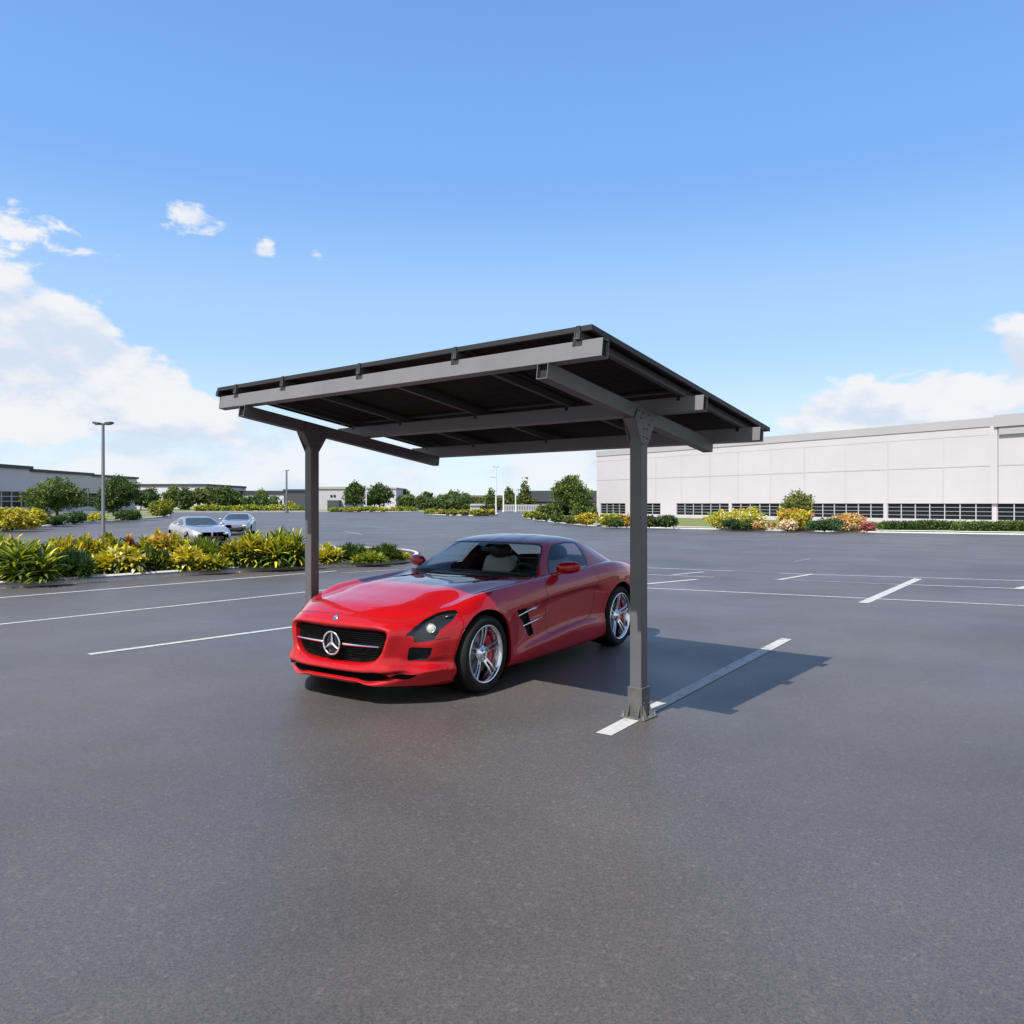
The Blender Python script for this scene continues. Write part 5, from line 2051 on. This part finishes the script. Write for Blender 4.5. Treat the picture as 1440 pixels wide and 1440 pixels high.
shrub('shrub', 'dark green low shrub in front of the yellow green one near the corner', 868, 741.2, 728, 24, ['dark', 'mid'], 115, n=110, leaf=.14)
shrub('shrub', 'golden domed shrub below the left corner of the warehouse', 826, 738.2, 719.5, 30, ['gold', 'yellow', 'olive'], 116, n=170, leaf=.18)
shrub('shrub', 'olive green shrub left of the golden dome', 806, 736.8, 724, 24, ['olive', 'mid', 'light'], 117, n=120, leaf=.18)
shrub('shrub', 'dark low shrub third from the left tip of the warehouse bed', 786, 734.8, 724, 22, ['dark', 'mid'], 118, n=100, leaf=.2)
shrub('shrub', 'green low shrub second from the left tip of the warehouse bed', 762, 731.3, 722.5, 20, ['mid', 'light', 'dark'], 119, n=90, leaf=.24)
shrub('shrub', 'yellowish shrub at the left tip of the warehouse bed', 747, 728.5, 718.5, 22, ['lime', 'mid', 'gold'], 120, n=90, leaf=.26)
shrub('shrub', 'bushy dark shrub mass under the round tree, left side', 772, 728, 709, 34, ['mid', 'dark', 'light'], 121, n=200, leaf=.26)
shrub('shrub', 'bushy shrub mass under the round tree, against the warehouse corner', 822, 729, 709.5, 34, ['dark', 'light', 'mid'], 122, n=200, leaf=.26)

# far beds: small shrubs that nothing in the picture tells apart
for i, px in enumerate(range(283, 585, 17)):
    if 425 < px < 455: continue
    rng = random.Random(200 + i)
    shrub('shrub', 'small yellow green shrub in the bed across the far end of the car park', px + rng.uniform(-3, 3), 718.6, 709.5 + rng.uniform(-1, 2.5) + (3.0 if px > 455 else 0), 22, [['lime', 'yellow', 'mid'], ['lime', 'mid', 'gold'], ['light', 'lime']][i % 3], 210 + i, n=60, leaf=.42, group='shrubs across the far end of the car park', z=.15)
for i, px in enumerate((606, 622, 638, 654, 670, 686)):
    shrub('shrub', 'low olive shrub in the small far bed near the slim pale lamp post', px, 722.8 + .3 * min(i, 4), 716.5, 18, [['olive', 'lime'], ['gold', 'olive', 'light']][i % 2], 240 + i, n=60, leaf=.32, group='shrubs in the small far bed', z=.15)
shrub('shrub', 'yellow flowering bush under the short dark lamp post', 404, 718.4, 705, 20, ['lime', 'yellow', 'light'], 251, n=80, leaf=.4, z=.15)

# second island
shrub('shrub', 'golden bush at the left edge in the second kerbed island', 8, 745.5, 711, 62, ['gold', 'yellow', 'olive', 'lime'], 261, n=330, leaf=.19)
shrub('shrub', 'orange gold bush right of the edge bush in the second island', 37, 742.5, 712.5, 40, ['yellow', 'gold', 'lime'], 262, n=250, leaf=.19)
shrub('shrub', 'grey green low mound at the foot of the wide tree', 70, 738.5, 723.5, 44, ['mid', 'blue', 'dark'], 263, n=220, leaf=.17)
shrub('shrub', 'darker green mound under the right of the wide tree', 102, 735.8, 718, 30, ['dark', 'blue', 'mid'], 264, n=180, leaf=.19)
shrub('flowering_shrub', 'small bright yellow flowering clump left of the tall lamp post', 133, 732.8, 721, 26, ['yellow', 'lime', 'gold'], 265, n=120, leaf=.2)
shrub('shrub', 'dark shrub at the foot of the dense dark tree', 176, 731.8, 716, 34, ['dark', 'mid'], 266, n=170, leaf=.22)
shrub('shrub', 'leaning yellow green bush at the right end of the second island', 224, 726.2, 700.5, 34, ['lime', 'olive', 'mid', 'gold'], 267, n=260, leaf=.27)
# ------------------------------------------------------------------ plants of the near island
def blade(mb, base, d, length, wid, droop, rng, mi, n=5, fold=.25):
    """long arching leaf blade: folded strip that tapers at both ends."""
    d = d.normalized()
    side = d.cross(Vector((0, 0, 1)))
    if side.length < .05: side = Vector((1, 0, 0))
    side.normalize()
    side = (side + rnd_dir(rng) * .35).normalized()
    p = Vector(base)
    v = []
    step = length / n
    dirv = d.copy()
    for i in range(n + 1):
        t = i / n
        w = wid * (math.sin(math.pi * min(1, .12 + t * .80))**.8) * (1 - .25 * t)
        if i == n: w = wid * .04
        nrm = side.cross(dirv).normalized()
        v += [p + side * w * .5 + nrm * w * fold, p, p - side * w * .5 + nrm * w * fold]
        dirv = (dirv + Vector((0, 0, -droop * (.5 + t)))).normalized()
        p = p + dirv * step
    fs = []
    for i in range(n):
        a = i * 3
        fs += [(a, a + 3, a + 4, a + 1), (a + 1, a + 4, a + 5, a + 2)]
    mb.add(v, fs, mi, True)


def croton(label, px, ybase, ytop, wpx, mats, weights, seed, n=130, leaf=.34, wid=.05, droop=.16, stems=5, up=.55, kind='leafy_plant', cat='plant', z=.10, back=None):
    rng = random.Random(seed)
    p = ground(px, ybase, z)
    p += Vector((p.x, p.y, 0)).normalized() * .42
    if back: p = Vector((lateral(px, back), back, z))
    d = p.y
    w = wpx * 1.12 * d / F
    h = max(.25, height(ytop, d) - z)
    r = empty(kind, p)
    tag(r, label, cat)
    mb = MB()
    st = MB()
    heads = []
    for k in range(stems):
        a = k * 2.4 + rng.random() * .6
        rr = w * .40 * (k / max(1, stems - 1))**.6
        hx, hy = math.cos(a) * rr, math.sin(a) * rr * .75
        hz = h * rng.uniform(.40, .72) * (1 - .45 * (k / max(1, stems)))
        heads.append(Vector((hx, hy, hz)))
        st.tube([(hx * .25, hy * .25, -.03), (hx * .7, hy * .7, hz * .5), (hx, hy, hz + .04)], [.014, .011, .007], 5)
    per = max(6, int(n * 2.9) // stems)
    for hd in heads:
        for i in range(per):
            t = i / per
            a = i * 2.399 + rng.random() * .5
            el_ = math.radians(74 - 92 * t + rng.uniform(-14, 14)) * (up + .45)
            dv = Vector((math.cos(a) * math.cos(el_), math.sin(a) * math.cos(el_), math.sin(el_)))
            mi = rng.choices(range(len(mats)), weights)[0]
            if t > .55 and rng.random() < .5: mi = len(mats)
            # older leaves low on the stem are greener, young ones at the top take the first colours
            base = hd + Vector((0, 0, -.85 * hd.z * t**1.3))
            ln_ = leaf * rng.uniform(.75, 1.2) * 1.05
            blade(mb, base, dv, ln_, wid * rng.uniform(.9, 1.45), droop * rng.uniform(.5, 1.4), rng, mi)
    # short young leaves fill the mound between the long blades
    for _ in range(int(n * 1.6)):
        dv = rnd_dir(rng, .2)
        kk = rng.random()**.4
        c = Vector((dv.x * w * .52 * kk, dv.y * w * .40 * kk, h * (.34 + .36 * dv.z * kk)))
        mi = rng.choices(range(len(mats)), weights)[0] if c.z > h * .38 else len(mats)
        leaf_card(mb, c, (dv + Vector((0, 0, .5))).normalized(), min(.20, leaf * .6) * rng.uniform(.7, 1.3), min(.09, wid * 1.3) * rng.uniform(.7, 1.2), rng, mi)
    zmax = max(v[2] for v in mb.v)
    k = h / zmax
    mb.v = [(v[0], v[1], max(.005, v[2] * k if v[2] > 0 else v[2] * .2)) for v in mb.v]
    mb.build('foliage', [LF[q] for q in mats] + [LF['mid']], r, fix=False)
    st.build('stem', M['bark'], r)
    return r


cr = croton
# front row, left to right
cr('large strappy dark green plant with yellow tips at the left edge of the near bed', 30, 818, 752, 112, ['lime', 'mid', 'dark', 'yellow'], [3, 3, 3, 1], 301, n=230, leaf=.52, wid=.062, droop=.20, stems=7)
cr('blue green fine leaved mound right of the strappy edge plant', 104, 814.5, 766, 52, ['blue', 'dark', 'mid'], [4, 2, 1], 302, n=420, leaf=.20, wid=.022, droop=.05, stems=11)
cr('pale yellow broad leaved plant right of the blue green mound', 146, 808, 770, 34, ['yellow', 'lime', 'gold'], [4, 2, 1], 303, n=90, leaf=.27, wid=.085, droop=.14, stems=5)
cr('golden plant with curled mottled leaves below the lamp post', 178, 808, 761, 48, ['yellow', 'gold', 'lime', 'cream', 'olive'], [4, 2, 2, 1, 1], 304, n=150, leaf=.25, wid=.08, droop=.26, stems=7)
cr('dark green small leaved plant in the middle of the left half', 213, 805.5, 763, 46, ['dark', 'mid', 'lime', 'olive'], [3, 2, 1, 1], 305, n=240, leaf=.17, wid=.045, droop=.1, stems=9)
cr('bright yellow finger leaved plant below the parked silver car', 262, 804, 762, 48, ['yellow', 'gold', 'lime', 'cream'], [5, 2, 1, .6], 306, n=140, leaf=.30, wid=.060, droop=.18, stems=6)
cr('spiky fresh green plant in front of the silver car bonnet', 284, 800.5, 747, 46, ['light', 'lime', 'mid'], [3, 2, 2], 307, n=260, leaf=.30, wid=.026, droop=.05, stems=7)
cr('low yellow green plant at the foot of the spiky green one', 304, 803, 776, 36, ['lime', 'yellow', 'mid', 'gold'], [3, 2, 2, 1], 308, n=110, leaf=.24, wid=.05, stems=5)
cr('orange and pink tinged plant left of the biggest yellow clump', 322, 799.5, 756, 36, ['gold', 'pink', 'mid', 'orange', 'lime'], [2, 2, 2, 1, 2], 309, n=130, leaf=.28, wid=.055, stems=6)
cr('big yellow topped clump, left one of the pair before the left post', 350, 799, 741, 56, ['lime', 'yellow', 'mid', 'gold'], [3, 3, 2, 1], 310, n=230, leaf=.40, wid=.055, droop=.14, stems=7)
cr('biggest glossy green and yellow clump touching the left post', 397, 797.5, 737, 66, ['lime', 'mid', 'yellow', 'dark'], [3, 3, 2, 2], 311, n=270, leaf=.44, wid=.058, droop=.17, stems=8)
cr('low dark and gold plant at the foot of the left post', 424, 797, 770, 30, ['mid', 'gold', 'dark'], [2, 2, 2], 312, n=110, leaf=.27, wid=.045, stems=5)
cr('pale cream yellow plant just right of the left post', 461, 793.5, 761, 36, ['yellow', 'cream', 'lime', 'gold'], [4, 2, 2, 1], 313, n=190, leaf=.25, wid=.055, droop=.14, stems=8)
cr('dark green fine spiky plant, left of the two near the kerb tip', 493, 791, 759.5, 46, ['dark', 'mid', 'blue'], [3, 2, 2], 314, n=420, leaf=.26, wid=.028, droop=.05, stems=13)
cr('yellow green arching plant between the two dark spiky ones', 519, 792.5, 771.5, 40, ['lime', 'light', 'yellow'], [3, 3, 1], 315, n=150, leaf=.30, wid=.034, droop=.16, stems=6)
cr('dark green fine spiky plant, right of the two near the kerb tip', 541, 789.5, 759.5, 44, ['dark', 'mid', 'olive'], [3, 3, 1], 316, n=420, leaf=.26, wid=.028, droop=.05, stems=13)
cr('small yellow plant at the very tip of the near bed', 566, 787.5, 775.5, 26, ['yellow', 'lime', 'mid'], [3, 2, 1], 317, n=90, leaf=.22, wid=.04, stems=5)
# back row
cr('yellow tipped plant behind the strappy edge plant, leftmost of the back row', 4, 0, 746, 60, ['yellow', 'olive', 'lime'], [3, 2, 2], 331, n=200, leaf=.30, wid=.05, stems=8, back=18.0)
cr('yellow green back row plant second from the left edge', 48, 0, 751, 46, ['yellow', 'lime', 'mid'], [3, 2, 2], 332, n=170, leaf=.32, wid=.045, stems=7, back=18.2)
cr('golden small leaved back row plant above the blue green mound', 88, 0, 748, 50, ['yellow', 'olive', 'gold', 'lime'], [3, 2, 2, 2], 333, n=260, leaf=.18, wid=.05, stems=9, back=18.6)
cr('gold and olive back row plant left of the lamp post', 122, 0, 747, 40, ['gold', 'yellow', 'olive'], [3, 3, 2], 334, n=230, leaf=.17, wid=.05, stems=8, back=19.2)
cr('yellow small leaved back row plant in front of the lamp post', 155, 0, 746.5, 44, ['yellow', 'lime', 'olive', 'mid'], [3, 2, 2, 1], 335, n=240, leaf=.18, wid=.05, stems=8, back=19.6)
cr('dark red and orange leaved back row plant right of the lamp post', 181, 0, 748, 22, ['red', 'orange', 'dark', 'gold'], [2, 2, 2, 2], 336, n=70, leaf=.22, wid=.09, stems=4, back=19.9)
cr('yellow green back row plant between red leaves and tall orange leaves', 202, 0, 751, 34, ['lime', 'mid', 'yellow'], [2, 2, 2], 337, n=170, leaf=.20, wid=.05, stems=6, back=20.2)
cr('tall orange tipped plant left of the parked silver car', 226, 0, 741, 30, ['gold', 'orange', 'yellow', 'cream'], [3, 2, 3, 1], 338, n=110, leaf=.28, wid=.085, stems=5, back=20.6)
cr('golden bush in front of the silver car side windows', 247, 0, 745, 44, ['yellow', 'gold', 'lime', 'olive'], [3, 3, 2, 2], 339, n=230, leaf=.24, wid=.055, stems=8, back=20.8)

# ------------------------------------------------------------------ parked cars beyond the bed
SEDAN = [
 # underside centre, sill, side low, side high, shoulder, hood centre
 [(-.86, 0, .25), (-.84, .45, .25), (-.82, .60, .32), (-.80, .64, .48), (-.78, .58, .58), (-.82, 0, .62)],
 [(-.78, 0, .20), (-.72, .66, .20), (-.66, .74, .32), (-.62, .78, .52), (-.55, .70, .67), (-.60, 0, .71)],
 [(-.3, 0, .18), (-.3, .80, .18), (-.3, .85, .32), (-.3, .87, .58), (-.3, .78, .75), (-.3, 0, .79)],
 [(.4, 0, .18), (.4, .84, .18), (.4, .88, .32), (.4, .89, .64), (.4, .80, .82), (.4, 0, .86)],
 [(1.0, 0, .18), (1.0, .85, .18), (1.0, .88, .32), (1.0, .90, .68), (1.0, .83, .86), (1.0, 0, .88)],
 [(2.2, 0, .18), (2.2, .85, .18), (2.2, .88, .32), (2.2, .91, .70), (2.2, .83, .89), (2.2, 0, .91)],
 [(2.9, 0, .2), (2.9, .82, .2), (2.9, .86, .34), (2.9, .88, .70), (2.9, .78, .90), (2.9, 0, .93)],
 [(3.25, 0, .26), (3.22, .70, .26), (3.22, .76, .38), (3.22, .78, .70), (3.2, .68, .88), (3.22, 0, .90)],
 [(3.32, 0, .36), (3.3, .58, .36), (3.3, .62, .44), (3.3, .64, .66), (3.3, .56, .78), (3.32, 0, .80)],
]
SEDAN_ROOF = [
 [(.62, .80, .84), (.62, .76, .85), (.60, .72, .855), (.52, 0, .87)],
 [(1.0, .82, .87), (1.02, .72, 1.0), (1.0, .66, 1.02), (.88, 0, 1.04)],
 [(1.45, .83, .88), (1.45, .64, 1.16), (1.40, .56, 1.19), (1.30, 0, 1.22)],
 [(1.95, .83, .885), (1.95, .62, 1.18), (1.92, .54, 1.22), (1.90, 0, 1.25)],
 [(2.4, .82, .89), (2.38, .63, 1.13), (2.40, .55, 1.16), (2.42, 0, 1.19)],
 [(3.0, .74, .89), (2.95, .70, .93), (2.95, .62, .94), (3.0, 0, .95)],
]
M['silver'] = mat('silver_paint', (.36, .37, .40), .3, .6, coat=1.0)
M['white_paint'] = mat('white_paint', (.42, .43, .45), .3, .1, coat=1.0)
M['auto_glass'] = mat('dark_auto_glass', (.03, .04, .05), .05, spec=.7)


def parked_car(label, pos, rz, paintm):
    root = empty('parked_car', pos, rz)
    root.scale = (.88, .88, .88)
    tag(root, label, 'car', 'cars parked beyond the near bed')
    G, u, v = refine(SEDAN, .03)
    for ax in (0.0, 2.5):
        rr = np.hypot(G[..., 0] - ax, G[..., 2] - .31)
        s_ = np.where((np.abs(rr - .36) < .018) & (G[..., 1] > .4), .36 / np.maximum(rr, 1e-6), 1)
        G[..., 0] = ax + (G[..., 0] - ax) * s_
        G[..., 2] = .31 + (G[..., 2] - .31) * s_
    PCs = (G[:-1, :-1] + G[1:, 1:]) / 2
    mask = np.ones(PCs.shape[:2], bool)
    for ax in (0.0, 2.5):
        mask[(np.hypot(PCs[..., 0] - ax, PCs[..., 2] - .31) < .36) & (PCs[..., 1] > .4)] = False
    Nn = grid_normals(G); Nn = Nn if Nn[len(u) // 2, len(v) // 2, 1] > 0 else -Nn
    grid_part('body', mask, mask, G, Nn, [paintm], root)
    Gr_, ur, vr = refine(SEDAN_ROOF, .03)
    uu_, vv_ = np.meshgrid((ur[1:] + ur[:-1]) / 2, (vr[1:] + vr[:-1]) / 2, indexing='ij')
    c = np.zeros(uu_.shape, int)
    c[(vv_ > 2.06) & (uu_ > .1) & (uu_ < 1.92)] = 1
    c[(vv_ > 2.06) & (uu_ > 4.1) & (uu_ < 4.9)] = 3
    c[(vv_ < .93) & (vv_ > .1) & (uu_ > .75) & (uu_ < 2.72)] = 2
    c[(vv_ < .93) & (vv_ > .1) & (uu_ > 2.82) & (uu_ < 4.4)] = 2
    Nr = grid_normals(Gr_); Nr = Nr if Nr[len(ur) // 2, -1, 2] > 0 else -Nr
    grid_part('roof', c == 0, c == 0, Gr_, Nr, [paintm], root)
    grid_part('windshield', c == 1, c == 1, Gr_, Nr, [M['auto_glass']], root)
    grid_part('rear_window', c == 3, c == 3, Gr_, Nr, [M['auto_glass']], root)
    for s in (0, 1):
        grid_part('side_window', c == 2 if s == 0 else None, c == 2 if s else None, Gr_, Nr, [M['auto_glass']], root)
    for ax in (0.0, 2.5):
        for s in (-1, 1):
            w = MB()
            w.lathe([(.2, s * .83), (.22, s * .845), (.30, s * .84), (.315, s * .82), (.315, s * .64), (.2, s * .63)], 32, 'y')
            wo = w.build('wheel', M['tyre'], root, loc=(ax, 0, .315))
            h = MB()
            h.lathe([(0, s * .83), (.06, s * .835), (.20, s * .825)], 20, 'y')
            for k in range(5):
                a = k * 2 * math.pi / 5
                h.box(-.02, .02, s * .832, s * .838, .04, .19, 0, lambda x, y, z, a=a: (x * math.cos(a) - z * math.sin(a), y, x * math.sin(a) + z * math.cos(a)))
            h.build('rim', M['disc'], wo)
            l = MB()
            l.lathe([(.37, s * .80), (.37, s * .55), (.05, s * .55)], 32, 'y', (ax, 0, .315))
            l.build('wheel_arch', M['under'], root, fix=False)
    for s in (-1, 1):
        m = MB()
        m.ellipsoid((-.70, s * .55, .56), (.09, .13, .06), 12, 8)
        m.build('headlight', M['lamp'], root)
        m = MB()
        m.ellipsoid((.95, s * .93, .93), (.06, .09, .055), 12, 8)
        m.build('mirror', paintm, root)
    m = MB(); m.box(-.87, -.80, -.42, .42, .30, .44)
    m.build('grille', M['black'], root, bevel=.02)
    m = MB(); m.box(-.6, 3.1, -.55, .55, .19, .24)
    m.build('floor_pan', M['under'], root)
    return root


def car_at(px, d): return Vector((lateral(px, d), d, 0))


parked_car('nearer silver coupe facing right, half hidden behind the yellow plants', car_at(292, 30.0), R(128), M['silver'])
parked_car('silver car further off, behind and right of the nearer silver coupe', car_at(331, 40.0), R(103), M['silver'])
